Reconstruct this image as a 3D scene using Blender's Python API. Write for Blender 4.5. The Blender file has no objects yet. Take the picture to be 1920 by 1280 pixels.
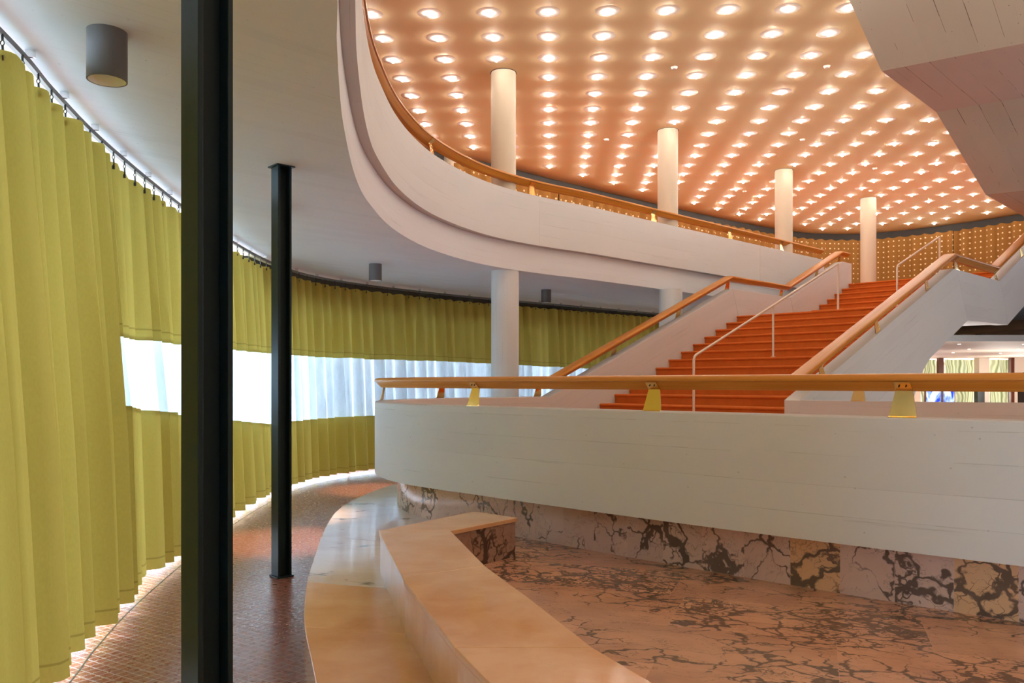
import bpy, bmesh, math, random
from mathutils import Vector, noise, Matrix
random.seed(7)
S = bpy.context.scene
COL = S.collection
EYE = 1.5                       # camera height over the tiled floor
CA, SA = 0.719, 0.695           # stair axis in plan

def W(s, c, z=0.0):             # stair coordinates (along, across, height) to world
    return (CA * s + SA * c, SA * s - CA * c, z)

# ------------------------------------------------------------------ naming
def tag(o, label=None, cat=None, group=None, kind=None):
    if label: o['label'] = label
    if cat: o['category'] = cat
    if group: o['group'] = group
    if kind: o['kind'] = kind
    return o

def empty(name, label, cat, loc=(0, 0, 0), group=None):
    o = bpy.data.objects.new(name, None)
    o.empty_display_size = 0.1
    o.location = loc
    COL.objects.link(o)
    return tag(o, label, cat, group)

class MB:
    """collects vertices, faces and per-corner uv, then builds ONE mesh object"""
    def __init__(self):
        self.v, self.f, self.uv = [], [], []
    def face(self, idx, uv=None):
        self.f.append(tuple(idx)); self.uv.append(uv)
    def add(self, pts):
        b = len(self.v); self.v += [tuple(p) for p in pts]; return b
    def poly(self, pts, uv=None):
        b = self.add(pts); self.face(range(b, b + len(pts)), uv)
    def build(self, name, mat, parent=None, smooth=None, loc=None):
        me = bpy.data.meshes.new(name)
        vs = self.v
        if parent is not None and loc is None:
            pl = parent_world(parent)
            vs = [(x - pl[0], y - pl[1], z - pl[2]) for x, y, z in vs]
        elif loc is not None:
            vs = [(x - loc[0], y - loc[1], z - loc[2]) for x, y, z in vs]
        me.from_pydata(vs, [], self.f)
        uvl = me.uv_layers.new(name='UVMap')
        k = 0
        for poly, uv in zip(me.polygons, self.uv):
            for n, li in enumerate(poly.loop_indices):
                if uv is not None:
                    uvl.data[li].uv = uv[n]
                else:
                    co = self.v[me.loops[li].vertex_index]
                    nn = poly.normal
                    if abs(nn.z) > 0.6: uvl.data[li].uv = (co[0], co[1])
                    else:
                        t = Vector((-nn.y, nn.x, 0))
                        if t.length > 1e-6: t.normalize()
                        uvl.data[li].uv = (co[0] * t.x + co[1] * t.y, co[2])
        me.materials.append(mat)
        if smooth is not None:
            me.shade_smooth()
            me.set_sharp_from_angle(angle=math.radians(smooth))
        me.validate(); me.update()
        o = bpy.data.objects.new(name, me)
        COL.objects.link(o)
        if loc is not None: o.location = loc
        if parent is not None: o.parent = parent
        return o

def parent_world(p):
    x = Vector((0, 0, 0))
    while p is not None:
        x += p.location; p = p.parent
    return x

def fixn(m):
    """make a closed mesh face outward"""
    me = m.data
    bm = bmesh.new(); bm.from_mesh(me)
    bmesh.ops.remove_doubles(bm, verts=bm.verts, dist=1e-6)
    bmesh.ops.recalc_face_normals(bm, faces=bm.faces)
    bm.to_mesh(me); bm.free()
    return m

# ------------------------------------------------------------------ curve helpers
def spline(pts, step=0.15):
    P = [Vector(p) for p in pts]
    P = [2 * P[0] - P[1]] + P + [2 * P[-1] - P[-2]]
    out = []
    for i in range(1, len(P) - 2):
        a, b, c, d = P[i - 1], P[i], P[i + 1], P[i + 2]
        n = max(2, int((c - b).length / step))
        for k in range(n):
            t = k / n
            out.append(0.5 * ((2 * b) + (c - a) * t + (2 * a - 5 * b + 4 * c - d) * t * t + (3 * b - a - 3 * c + d) * t ** 3))
    out.append(P[-2])
    return resample(out, step)

def resample(pts, step):
    L = cum(pts); n = max(1, round(L[-1] / step))
    return [at(pts, L, L[-1] * k / n) for k in range(n + 1)]

def cum(pts):
    L = [0.0]
    for a, b in zip(pts, pts[1:]): L.append(L[-1] + (Vector(b) - Vector(a)).length)
    return L

def at(pts, L, l):
    l = max(0, min(L[-1], l))
    lo, hi = 0, len(L) - 1
    while hi - lo > 1:
        m = (lo + hi) // 2
        if L[m] <= l: lo = m
        else: hi = m
    t = (l - L[lo]) / max(1e-9, L[hi] - L[lo])
    return Vector(pts[lo]).lerp(Vector(pts[hi]), t)

def tangent(pts, L, l, e=0.08):
    d = at(pts, L, l + e) - at(pts, L, l - e)
    d = Vector((d.x, d.y)); d.normalize(); return d

def left_normals(pts):
    """unit mitre normals to the left of the path, in plan"""
    out = []
    for i in range(len(pts)):
        a = Vector(pts[max(0, i - 1)][:2]); b = Vector(pts[i][:2]); c = Vector(pts[min(len(pts) - 1, i + 1)][:2])
        t1 = (b - a) if i > 0 else (c - b)
        t2 = (c - b) if i < len(pts) - 1 else (b - a)
        t1.normalize(); t2.normalize()
        n1 = Vector((-t1.y, t1.x)); n2 = Vector((-t2.y, t2.x))
        m = n1 + n2
        if m.length < 1e-6: m = n1
        m.normalize()
        m /= max(0.4, m.dot(n1))
        out.append(m)
    return out

def offset(pts, d):
    ns = left_normals(pts)
    return [Vector((p[0] + n.x * d, p[1] + n.y * d)) for p, n in zip(pts, ns)]

def nearest_l(pts, L, q):
    q = Vector(q)
    i = min(range(len(pts)), key=lambda k: (Vector(pts[k][:2]) - q).length)
    return L[i]

# ------------------------------------------------------------------ shape helpers
def sweep(mb, path, prof, closed=True, caps=True):
    """path of (x,y,z); prof of (n,z) with n to the left of the path; uv = (length, profile length)"""
    ns = left_normals(path)
    L = cum([Vector(p) for p in path])
    n = len(prof)
    pl = [0.0]
    for i in range(n if closed else n - 1):
        a, b = prof[i], prof[(i + 1) % n]
        pl.append(pl[-1] + math.hypot(b[0] - a[0], b[1] - a[1]))
    base = len(mb.v)
    for p, m in zip(path, ns):
        mb.add([(p[0] + m.x * q[0], p[1] + m.y * q[0], p[2] + q[1]) for q in prof])
    for i in range(len(path) - 1):
        for j in range(n if closed else n - 1):
            k = (j + 1) % n
            a = base + i * n
            mb.face((a + j, a + n + j, a + n + k, a + k), ((L[i], pl[j]), (L[i + 1], pl[j]), (L[i + 1], pl[j + 1]), (L[i], pl[j + 1])))
    if caps and closed:
        mb.face([base + j for j in range(n)], [(q[0], q[1]) for q in prof])
        e = base + (len(path) - 1) * n
        mb.face([e + j for j in reversed(range(n))], [(q[0], q[1]) for q in reversed(prof)])

def prism(mb, poly, z0, z1, uvrot=0.0):
    n = len(poly)
    c, s = math.cos(uvrot), math.sin(uvrot)
    U = lambda p: (p[0] * c + p[1] * s, -p[0] * s + p[1] * c)
    b = mb.add([(p[0], p[1], z0) for p in poly]); t = mb.add([(p[0], p[1], z1) for p in poly])
    mb.face([b + i for i in reversed(range(n))], [U(poly[i]) for i in reversed(range(n))])
    mb.face([t + i for i in range(n)], [U(poly[i]) for i in range(n)])
    l = 0
    for i in range(n):
        j = (i + 1) % n
        d = math.hypot(poly[j][0] - poly[i][0], poly[j][1] - poly[i][1])
        mb.face((b + i, b + j, t + j, t + i), ((l, z0), (l + d, z0), (l + d, z1), (l, z1)))
        l += d

def cylinder(mb, x, y, r, z0, z1, seg=48, r1=None, caps=True):
    r1 = r if r1 is None else r1
    a = mb.add([(x + r * math.cos(2 * math.pi * i / seg), y + r * math.sin(2 * math.pi * i / seg), z0) for i in range(seg)])
    b = mb.add([(x + r1 * math.cos(2 * math.pi * i / seg), y + r1 * math.sin(2 * math.pi * i / seg), z1) for i in range(seg)])
    for i in range(seg):
        j = (i + 1) % seg
        u0, u1 = 2 * math.pi * r * i / seg, 2 * math.pi * r * (i + 1) / seg
        mb.face((a + i, a + j, b + j, b + i), ((z0, u0), (z0, u1), (z1, u1), (z1, u0)))
    if caps:
        mb.face([a + i for i in reversed(range(seg))]); mb.face([b + i for i in range(seg)])

def box(mb, c, ax, ay, az):
    """box from a centre and three half-axis vectors"""
    c, ax, ay, az = map(Vector, (c, ax, ay, az))
    b = mb.add([c + ax * i + ay * j + az * k for k in (-1, 1) for j in (-1, 1) for i in (-1, 1)])
    for f in ((0, 2, 3, 1), (4, 5, 7, 6), (0, 1, 5, 4), (2, 6, 7, 3), (0, 4, 6, 2), (1, 3, 7, 5)):
        mb.face([b + i for i in f])

def tube(mb, pts, r, seg=12):
    pts = [Vector(p) for p in pts]
    rings = []
    up = Vector((0.3, 0.5, 0.8)).normalized()
    for i, p in enumerate(pts):
        t = (pts[min(i + 1, len(pts) - 1)] - pts[max(i - 1, 0)]).normalized()
        x = t.cross(up).normalized(); y = x.cross(t).normalized()
        rings.append(mb.add([p + (x * math.cos(2 * math.pi * k / seg) + y * math.sin(2 * math.pi * k / seg)) * r for k in range(seg)]))
    for a, b in zip(rings, rings[1:]):
        for k in range(seg):
            j = (k + 1) % seg
            mb.face((a + k, a + j, b + j, b + k))
    mb.face([rings[0] + k for k in reversed(range(seg))]); mb.face([rings[-1] + k for k in range(seg)])

def fillet(a, b, c, r, n=6):
    a, b, c = Vector(a), Vector(b), Vector(c)
    p = b + (a - b).normalized() * r; q = b + (c - b).normalized() * r
    return [p.lerp(b, t / n).lerp(b.lerp(q, t / n), t / n) for t in range(n + 1)]

# ------------------------------------------------------------------ materials
def lin(h):
    h = h.lstrip('#')
    f = lambda v: v / 12.92 if v <= 0.04045 else ((v + 0.055) / 1.055) ** 2.4
    return tuple(f(int(h[i:i + 2], 16) / 255) for i in (0, 2, 4)) + (1.0,)

class NT:
    def __init__(self, name):
        self.m = bpy.data.materials.new(name); self.m.use_nodes = True
        self.t = self.m.node_tree; self.t.nodes.clear()
        self.out = self.t.nodes.new('ShaderNodeOutputMaterial')
    def n(self, typ, props=None, **inp):
        x = self.t.nodes.new('ShaderNode' + typ)
        for k, v in (props or {}).items(): setattr(x, k, v)
        for k, v in inp.items():
            key = int(k[1:]) if k[0] == 'i' and k[1:].isdigit() else k.replace('_', ' ')
            self.set(x.inputs[key], v)
        return x
    def set(self, sock, v):
        if hasattr(v, 'is_output'): self.t.links.new(v, sock)
        elif hasattr(v, 'outputs'): self.t.links.new(v.outputs[0], sock)
        else: sock.default_value = v
    def math(self, op, a, b=0.0, c=None):
        x = self.n('Math', {'operation': op}, i0=a, i1=b)
        if c is not None: self.set(x.inputs[2], c)
        return x.outputs[0]
    def vmath(self, op, a, b=(0, 0, 0)):
        x = self.n('VectorMath', {'operation': op}, i0=a, i1=b); return x.outputs[0]
    def mix(self, fac, a, b, blend='MIX'):
        x = self.n('Mix', {'data_type': 'RGBA', 'blend_type': blend})
        self.set(x.inputs[0], fac); self.set(x.inputs[6], a); self.set(x.inputs[7], b)
        return x.outputs[2]
    def ramp(self, fac, stops):
        x = self.n('ValToRGB'); self.set(x.inputs[0], fac)
        e = x.color_ramp.elements
        while len(e) < len(stops): e.new(0.5)
        for el, (p, c) in zip(e, stops):
            el.position = p; el.color = c if len(c) == 4 else (*c, 1)
        return x.outputs[0]
    def uv(self): return self.n('UVMap', {'uv_map': 'UVMap'}).outputs[0]
    def mapping(self, vec, scale=(1, 1, 1), rot=(0, 0, 0), loc=(0, 0, 0)):
        return self.n('Mapping', Vector=vec, Scale=scale, Rotation=rot, Location=loc).outputs[0]
    def noise(self, vec, scale=5.0, detail=3.0, rough=0.5, dist=0.0):
        return self.n('TexNoise', Vector=vec, Scale=scale, Detail=detail, Roughness=rough, Distortion=dist)
    def bump(self, h, strength=0.2, dist=0.01):
        return self.n('Bump', Height=h, Strength=strength, Distance=dist).outputs[0]
    def principled(self, **k):
        b = self.n('BsdfPrincipled')
        for kk, v in k.items(): self.set(b.inputs[kk.replace('_', ' ')], v)
        self.t.links.new(b.outputs[0], self.out.inputs[0]); return b

BLACK, WHITE = (0, 0, 0, 1), (1, 1, 1, 1)

def concrete(name, base, dark, boards=0.17, pits=0.5, line=0.35, rough=0.75):
    t = NT(name); uv = t.uv()
    st = t.mapping(uv, scale=(0.7, 26, 1))
    grain = t.noise(st, 1.0, 4, 0.6).outputs[0]
    big = t.noise(t.mapping(uv, scale=(0.5, 0.9, 1)), 1.0, 3, 0.55).outputs[0]
    sep = t.n('SeparateXYZ', Vector=uv)
    wob = t.math('MULTIPLY', t.noise(t.mapping(uv, scale=(0.4, 0.4, 1)), 1.0, 1).outputs[0], 0.02)
    v = t.math('DIVIDE', t.math('ADD', sep.outputs[1], wob), boards)
    row = t.math('FLOOR', v)
    fr = t.math('ABSOLUTE', t.math('SUBTRACT', t.math('SUBTRACT', v, row), 0.5))
    seam = t.math('GREATER_THAN', fr, 0.485)
    patch = t.math('GREATER_THAN', t.noise(t.n('CombineXYZ', X=t.math('MULTIPLY', sep.outputs[0], 0.9), Y=t.math('MULTIPLY', row, 7.3)).outputs[0], 1.0, 2).outputs[0], 0.52)
    seam = t.math('MULTIPLY', t.math('MULTIPLY', seam, patch), line)
    rowtint = t.n('TexWhiteNoise', {'noise_dimensions': '1D'}, W=row).outputs[0]
    streak = t.ramp(grain, [(0.28, (1, 1, 1)), (0.36, (0, 0, 0))])
    pit = t.n('TexVoronoi', Vector=t.mapping(uv, scale=(9, 11, 1)), Scale=1.0, Randomness=1.0).outputs[0]
    pit = t.math('MULTIPLY', t.math('LESS_THAN', pit, 0.055), pits)
    f = t.math('ADD', t.math('MULTIPLY', t.math('SUBTRACT', big, 0.5), 0.5), t.math('MULTIPLY', t.math('SUBTRACT', rowtint, 0.5), 0.12))
    f = t.math('ADD', f, t.math('MULTIPLY', streak, 0.35))
    f = t.math('MAXIMUM', t.math('MAXIMUM', f, seam), pit)
    col = t.mix(t.math('MINIMUM', t.math('MAXIMUM', f, 0.0), 1.0), base, dark)
    h = t.math('SUBTRACT', grain, t.math('ADD', seam, pit))
    t.principled(Base_Color=col, Roughness=rough, Normal=t.bump(h, 0.12, 0.006))
    return t.m

def marble(name, base, base2, vein, tile=None, big=2.6, fine=9.0, amount=0.5, rough=0.12, dark_share=0.0, stretch=(1, 1, 1), rot=0.0, spec=0.5, alt=None, joint=None):
    """veined stone; each tile of size (tx, ty) takes its own piece of the block"""
    t = NT(name); uv = t.uv()
    tint = 0.5; jn = None
    p = uv
    if tile:
        q = t.mapping(uv, rot=(0, 0, rot))
        sep = t.n('SeparateXYZ', Vector=q)
        row = t.math('FLOOR', t.math('DIVIDE', sep.outputs[1], tile[1]))
        sh = t.math('MULTIPLY', t.n('TexWhiteNoise', {'noise_dimensions': '1D'}, W=row).outputs[0], tile[0])
        xx = t.math('DIVIDE', t.math('ADD', sep.outputs[0], sh), tile[0])
        colm = t.math('FLOOR', xx)
        cell = t.n('CombineXYZ', X=colm, Y=row).outputs[0]
        wn = t.n('TexWhiteNoise', {'noise_dimensions': '2D'}, Vector=cell)
        tint = wn.outputs[0]
        p = t.vmath('ADD', q, t.vmath('MULTIPLY', wn.outputs[1], (37, 23, 11)))
        ex = t.math('ABSOLUTE', t.math('SUBTRACT', t.math('SUBTRACT', xx, colm), 0.5))
        ey = t.math('ABSOLUTE', t.math('SUBTRACT', t.math('SUBTRACT', t.math('DIVIDE', sep.outputs[1], tile[1]), row), 0.5))
        jn = t.math('MAXIMUM', t.math('GREATER_THAN', ex, 0.5 - 0.0016 / tile[0]), t.math('GREATER_THAN', ey, 0.5 - 0.0016 / tile[1]))
    p = t.mapping(p, scale=stretch)
    warp = t.vmath('MULTIPLY', t.vmath('SUBTRACT', t.noise(p, 2.3, 4, 0.6).outputs[1], (0.5, 0.5, 0.5)), (0.42, 0.42, 0.42))
    pw = t.vmath('ADD', p, warp)
    warp2 = t.vmath('MULTIPLY', t.vmath('SUBTRACT', t.noise(p, 14, 3, 0.6).outputs[1], (0.5, 0.5, 0.5)), (0.05, 0.05, 0.05))
    pw = t.vmath('ADD', pw, warp2)
    mask = t.noise(t.mapping(p, loc=(5, 3, 0)), 1.7, 3, 0.55).outputs[0]
    if tile: mask = t.math('ADD', mask, t.math('MULTIPLY', t.math('SUBTRACT', tint, 0.5), 0.22))
    v1 = t.n('TexVoronoi', {'feature': 'DISTANCE_TO_EDGE'}, Vector=pw, Scale=big).outputs[0]
    v2 = t.n('TexVoronoi', {'feature': 'DISTANCE_TO_EDGE'}, Vector=pw, Scale=fine).outputs[0]
    w1 = t.math('MINIMUM', t.math('MULTIPLY', t.math('MAXIMUM', t.math('SUBTRACT', mask, 0.62 - 0.24 * amount), 0.0), 0.42), 0.085)
    w1 = t.math('ADD', w1, 0.004 * max(0.0, amount))
    w2 = t.math('MINIMUM', t.math('MULTIPLY', t.math('MAXIMUM', t.math('SUBTRACT', mask, 0.70 - 0.2 * amount), 0.0), 0.9), 0.13)
    a1 = t.math('SMOOTH_MIN', 1.0, t.math('DIVIDE', t.math('MAXIMUM', t.math('SUBTRACT', w1, v1), 0.0), 0.035), 0.05)
    a2 = t.math('SMOOTH_MIN', 1.0, t.math('DIVIDE', t.math('MAXIMUM', t.math('SUBTRACT', w2, v2), 0.0), 0.07), 0.05)
    veinf = t.math('MINIMUM', t.math('MAXIMUM', t.math('MAXIMUM', a1, a2), 0.0), 1.0)
    hair = t.noise(t.mapping(pw, scale=(1, 2.2, 1)), 3.1, 5, 0.62).outputs[0]
    hair = t.math('LESS_THAN', t.math('ABSOLUTE', t.math('SUBTRACT', hair, 0.5)), 0.006)
    cloud = t.noise(pw, 1.9, 4, 0.6).outputs[0]
    body = t.mix(t.ramp(cloud, [(0.35, (0, 0, 0)), (0.68, (1, 1, 1))]), base, base2)
    if alt is not None:
        body = t.mix(t.math('GREATER_THAN', tint, 1.0 - alt[1]), body, alt[0])
    vc = t.mix(t.noise(pw, 7, 2).outputs[0], vein, t.mix(0.25, vein, base2))
    col = t.mix(t.math('MULTIPLY', hair, 0.35 * max(amount, 0.15)), body, vc)
    col = t.mix(t.math('MULTIPLY', veinf, 0.92), col, vc)
    if tile:
        bright = t.math('ADD', 0.9, t.math('MULTIPLY', tint, 0.16))
        col = t.mix(1.0, col, t.n('CombineColor', Red=bright, Green=bright, Blue=bright).outputs[0], 'MULTIPLY')
        col = t.mix(t.math('MULTIPLY', jn, 0.5), col, joint or base)
    t.principled(Base_Color=col, Roughness=rough, Specular_IOR_Level=spec)
    return t.m

def wood(name, a, b, rough=0.3):
    t = NT(name); uv = t.uv()
    g = t.noise(t.mapping(uv, scale=(0.8, 34, 1)), 1.0, 5, 0.6, 0.4).outputs[0]
    g2 = t.noise(t.mapping(uv, scale=(0.5, 6, 1)), 1.0, 2).outputs[0]
    f = t.math('ADD', t.math('MULTIPLY', g, 0.6), t.math('MULTIPLY', g2, 0.4))
    col = t.mix(t.ramp(f, [(0.32, (0, 0, 0)), (0.66, (1, 1, 1))]), a, b)
    t.principled(Base_Color=col, Roughness=rough + 0.06, Specular_IOR_Level=0.22)
    return t.m

def plain(name, col, rough=0.5, metal=0.0, **k):
    t = NT(name)
    g = t.noise(t.n('TexCoord').outputs[3], 30, 2).outputs[0]
    r = t.math('ADD', rough - 0.03, t.math('MULTIPLY', g, 0.06))
    t.principled(Base_Color=col, Roughness=r, Metallic=metal, **k)
    return t.m

def emitter(name, col, strength):
    t = NT(name)
    e = t.n('Emission', Color=col, Strength=strength)
    t.t.links.new(e.outputs[0], t.out.inputs[0])
    return t.m

def fabric(name, col, col2, trans, dots=None, hem=True):
    t = NT(name); uv = t.uv()
    sep = t.n('SeparateXYZ', Vector=uv)
    w = t.noise(t.mapping(uv, scale=(260, 40, 1)), 1.0, 2).outputs[0]
    c = t.mix(t.math('MULTIPLY', w, 0.8), col, col2)
    if hem:
        hl = t.math('LESS_THAN', t.math('ABSOLUTE', t.math('SUBTRACT', sep.outputs[1], 0.085)), 0.006)
        c = t.mix(t.math('MULTIPLY', hl, 0.35), c, (0.08, 0.06, 0.01, 1))
    em = None
    if dots:
        a = t.math('DIVIDE', sep.outputs[0], dots[0]); b = t.math('DIVIDE', sep.outputs[1], dots[0])
        fa = t.math('SUBTRACT', t.math('FRACT', a), 0.5); fb = t.math('SUBTRACT', t.math('FRACT', b), 0.5)
        d = t.math('SQRT', t.math('ADD', t.math('MULTIPLY', fa, fa), t.math('MULTIPLY', fb, fb)))
        m = t.math('LESS_THAN', d, dots[1])
        c = t.mix(m, c, dots[2])
    bmp = t.bump(w, 0.15, 0.002)
    d = t.n('BsdfDiffuse', Color=c, Roughness=0.6, Normal=bmp)
    tr = t.n('BsdfTranslucent', Color=c, Normal=bmp)
    mx = t.n('MixShader', i0=trans, i1=d.outputs[0], i2=tr.outputs[0])
    t.t.links.new(mx.outputs[0], t.out.inputs[0])
    return t.m

M = {}
M['concrete'] = concrete('white_concrete', lin('#CFD2D5'), lin('#929394'), line=0.35)
M['concrete_ceiling'] = concrete('white_concrete_soffit', lin('#D6DBE3'), lin('#96989E'), boards=0.10, line=0.3)
M['concrete_grey'] = concrete('grey_concrete', lin('#C8C8BD'), lin('#6F6C63'), boards=0.28, pits=0.9, line=0.9)
M['concrete_pink'] = concrete('rosy_concrete', lin('#CDC2B9'), lin('#7A6E68'), boards=0.28, pits=0.9, line=0.9)
M['plaster'] = plain('cream_paint', lin('#CBBFAB'), 0.55)
M['halo'] = plain('halo_white', lin('#F4F0E8'), 0.5)  # white that stands in for the glow round the ceiling bulbs
M['breccia'] = marble('breccia_floor', lin('#DDA98A'), lin('#C08E76'), lin('#4E4641'), tile=(1.25, 0.62), big=5.4, fine=17, amount=1.25, rough=0.16, rot=0.35, stretch=(0.9, 1.35, 1))
M['plinth'] = marble('breccia_plinth', lin('#DCC3BC'), lin('#CFAFA6'), lin('#2A2629'), tile=(0.31, 4.0), big=4.6, fine=14, amount=0.85, rough=0.12, alt=(lin('#D8B08C'), 0.035))
M['peach'] = marble('peach_marble', lin('#E4B88E'), lin('#D59F6E'), lin('#A57B58'), big=1.1, fine=5, amount=-0.9, rough=0.13)
M['white_marble'] = marble('pale_marble', lin('#E3D8D6'), lin('#D9C8C4'), lin('#55565E'), big=1.2, fine=6, amount=0.36, rough=0.1, stretch=(1, 2.4, 1))
M['bench_end'] = marble('brown_breccia', lin('#B99683'), lin('#94705F'), lin('#33261F'), big=3.0, fine=8, amount=0.9, rough=0.15)
M['wood'] = wood('pear_wood', lin('#A8641A'), lin('#C88A34'))
M['wood_pale'] = wood('pale_pear_wood', lin('#B8721F'), lin('#D09048'))
M['brass'] = plain('polished_brass', (0.86, 0.56, 0.2, 1), 0.16, 1.0)
M['chrome'] = plain('chrome', (0.7, 0.7, 0.7, 1), 0.2, 1.0)
M['steel'] = plain('dark_steel_paint', (0.005, 0.017, 0.023, 1), 0.48, Specular_IOR_Level=0.3)
M['black'] = plain('black_plastic', (0.01, 0.01, 0.01, 1), 0.4)
M['track'] = plain('grey_track', (0.14, 0.135, 0.135, 1), 0.4, 0.6)
M['can'] = plain('grey_can', (0.115, 0.11, 0.11, 1), 0.5)
M['reflector'] = plain('silver_reflector', (0.9, 0.9, 0.88, 1), 0.35)
M['pipe'] = plain('cream_pipe_paint', lin('#D9CCBE'), 0.35)
M['dark_wood'] = plain('brown_post', lin('#5A2A18'), 0.4)
M['header'] = plain('dark_header', (0.02, 0.014, 0.01, 1), 0.6)
M['frame'] = plain('window_frame', (0.3, 0.33, 0.34, 1), 0.4, 0.3)
M['pavement'] = plain('street_paving', lin('#B9B9B6'), 0.8)
M['far_ceiling'] = plain('far_ceiling', lin('#EADBCB'), 0.6)
M['band'] = plain('blue_grey_band', lin('#A3A6A9'), 0.6)
M['curtain'] = fabric('yellow_curtain', (0.50, 0.405, 0.098, 1), (0.42, 0.335, 0.07, 1), 0.085)
M['gold'] = fabric('gold_curtain', lin('#A87C46'), lin('#8E6434'), 0.06, dots=(0.155, 0.14, lin('#F8E6C0')))

def carpet():
    t = NT('rust_carpet')
    co = t.n('TexCoord').outputs[3]
    n1 = t.noise(co, 140, 3, 0.7).outputs[0]; n2 = t.noise(co, 9, 3, 0.6).outputs[0]
    f = t.math('ADD', t.math('MULTIPLY', n1, 0.6), t.math('MULTIPLY', n2, 0.4))
    col = t.mix(f, lin('#9C4214'), lin('#DC7834'))
    t.principled(Base_Color=col, Roughness=0.95, Specular_IOR_Level=0.1, Sheen_Weight=0.25, Sheen_Tint=lin('#FFB070'), Normal=t.bump(n1, 0.5, 0.006))
    return t.m
M['carpet'] = carpet()

def orange_ceiling():
    t = NT('orange_ceiling'); co = t.n('TexCoord').outputs[3]
    n1 = t.noise(t.mapping(co, scale=(0.4, 3, 1)), 1.0, 3).outputs[0]
    col = t.mix(n1, lin('#EEDCB4'), lin('#EAD4A8'))
    t.principled(Base_Color=col, Roughness=0.65, Specular_IOR_Level=0.2)
    return t.m
M['orange'] = orange_ceiling()

def tiles():
    t = NT('small_floor_tiles')
    co = t.mapping(t.n('TexCoord').outputs[3], rot=(0, 0, math.radians(32)))
    br = t.n('TexBrick', {'offset': 0.0, 'offset_frequency': 1, 'squash': 1.0}, Vector=co, Scale=1.0, Mortar_Size=0.0036, Mortar_Smooth=0.1,
             Brick_Width=0.058, Row_Height=0.058, Color1=lin('#7A3C2A'), Color2=lin('#7E3F2C'), Mortar=lin('#AC948A'))
    h = t.math('SUBTRACT', 1.0, br.outputs[1])
    n = t.noise(co, 30, 2).outputs[0]
    t.principled(Base_Color=br.outputs[0], Roughness=t.math('ADD', 0.24, t.math('MULTIPLY', n, 0.08)), Specular_IOR_Level=0.6, Normal=t.bump(h, 0.04, 0.002))
    return t.m
M['tiles'] = tiles()

def film():
    t = NT('clear_vinyl')
    n = t.noise(t.mapping(t.uv(), scale=(14, 1.6, 1)), 1.0, 4, 0.6).outputs[0]
    tr = t.n('BsdfTransparent', Color=(0.08, 0.09, 0.098, 1))
    df = t.n('BsdfTranslucent', Color=(0.47, 0.53, 0.565, 1))
    gl = t.n('BsdfGlossy', Color=(1, 1, 1, 1), Roughness=0.12)
    m1 = t.n('MixShader', i0=t.ramp(n, [(0.35, (0.7, 0.7, 0.7)), (0.7, (0.95, 0.95, 0.95))]), i1=tr.outputs[0], i2=df.outputs[0])
    m2 = t.n('MixShader', i0=0.07, i1=m1.outputs[0], i2=gl.outputs[0])
    t.t.links.new(m2.outputs[0], t.out.inputs[0])
    return t.m
M['film'] = film()

def glass():
    t = NT('window_glass')
    tr = t.n('BsdfTransparent', Color=(0.93, 0.96, 0.97, 1))
    gl = t.n('BsdfGlossy', Color=(1, 1, 1, 1), Roughness=0.02)
    m = t.n('MixShader', i0=0.06, i1=tr.outputs[0], i2=gl.outputs[0])
    t.t.links.new(m.outputs[0], t.out.inputs[0]); return t.m
M['glass'] = glass()

def wavy_glass():
    t = NT('wavy_art_glass'); uv = t.uv()
    n = t.noise(t.mapping(uv, scale=(1.0, 0.6, 1)), 1.2, 3, 0.5, 1.2).outputs[0]
    wv = t.n('TexWave', {'wave_type': 'BANDS', 'bands_direction': 'X'}, Vector=uv, Scale=1.6, Distortion=5.0, Detail=1.5, Detail_Scale=0.9).outputs[1]
    col = t.ramp(wv, [(0.0, lin('#97A388')), (0.2, lin('#D5DEC6')), (0.6, lin('#F0F5E8')), (1.0, lin('#B4C0AA'))])
    d = t.n('BsdfTranslucent', Color=col); g = t.n('BsdfPrincipled', Base_Color=col, Roughness=0.1)
    m = t.n('MixShader', i0=0.5, i1=d.outputs[0], i2=g.outputs[0])
    t.t.links.new(m.outputs[0], t.out.inputs[0]); return t.m
M['wavy'] = wavy_glass()

def screen():
    t = NT('lit_screen'); uv = t.uv()
    n = t.noise(t.mapping(uv, scale=(1.5, 1.0, 1)), 1.6, 3, 0.5, 0.8).outputs[0]
    col = t.ramp(n, [(0.36, lin('#2B3FB0')), (0.43, lin('#8FA8EE')), (0.5, lin('#F4F4FF')), (1.0, lin('#FFFFFF'))])
    e = t.n('Emission', Color=col, Strength=1.6)
    t.t.links.new(e.outputs[0], t.out.inputs[0]); return t.m
M['screen'] = screen()

BULB = 280.0
LAMP = (1.0, 0.88, 0.74)
M['bulb'] = emitter('warm_bulb', (*LAMP, 1), BULB)
M['small_led'] = emitter('small_warm_lamp', (1.0, 0.85, 0.65, 1), 4.0)

# ------------------------------------------------------------------ heights
Z_CEIL, Z_BALC0, Z_BALC1, Z_UP, Z_TOP = 3.18, 3.58, 4.33, 3.71, 6.15
Z_PLAT, Z_PAR0, Z_PAR1 = 0.24, 0.58, 1.31

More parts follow.
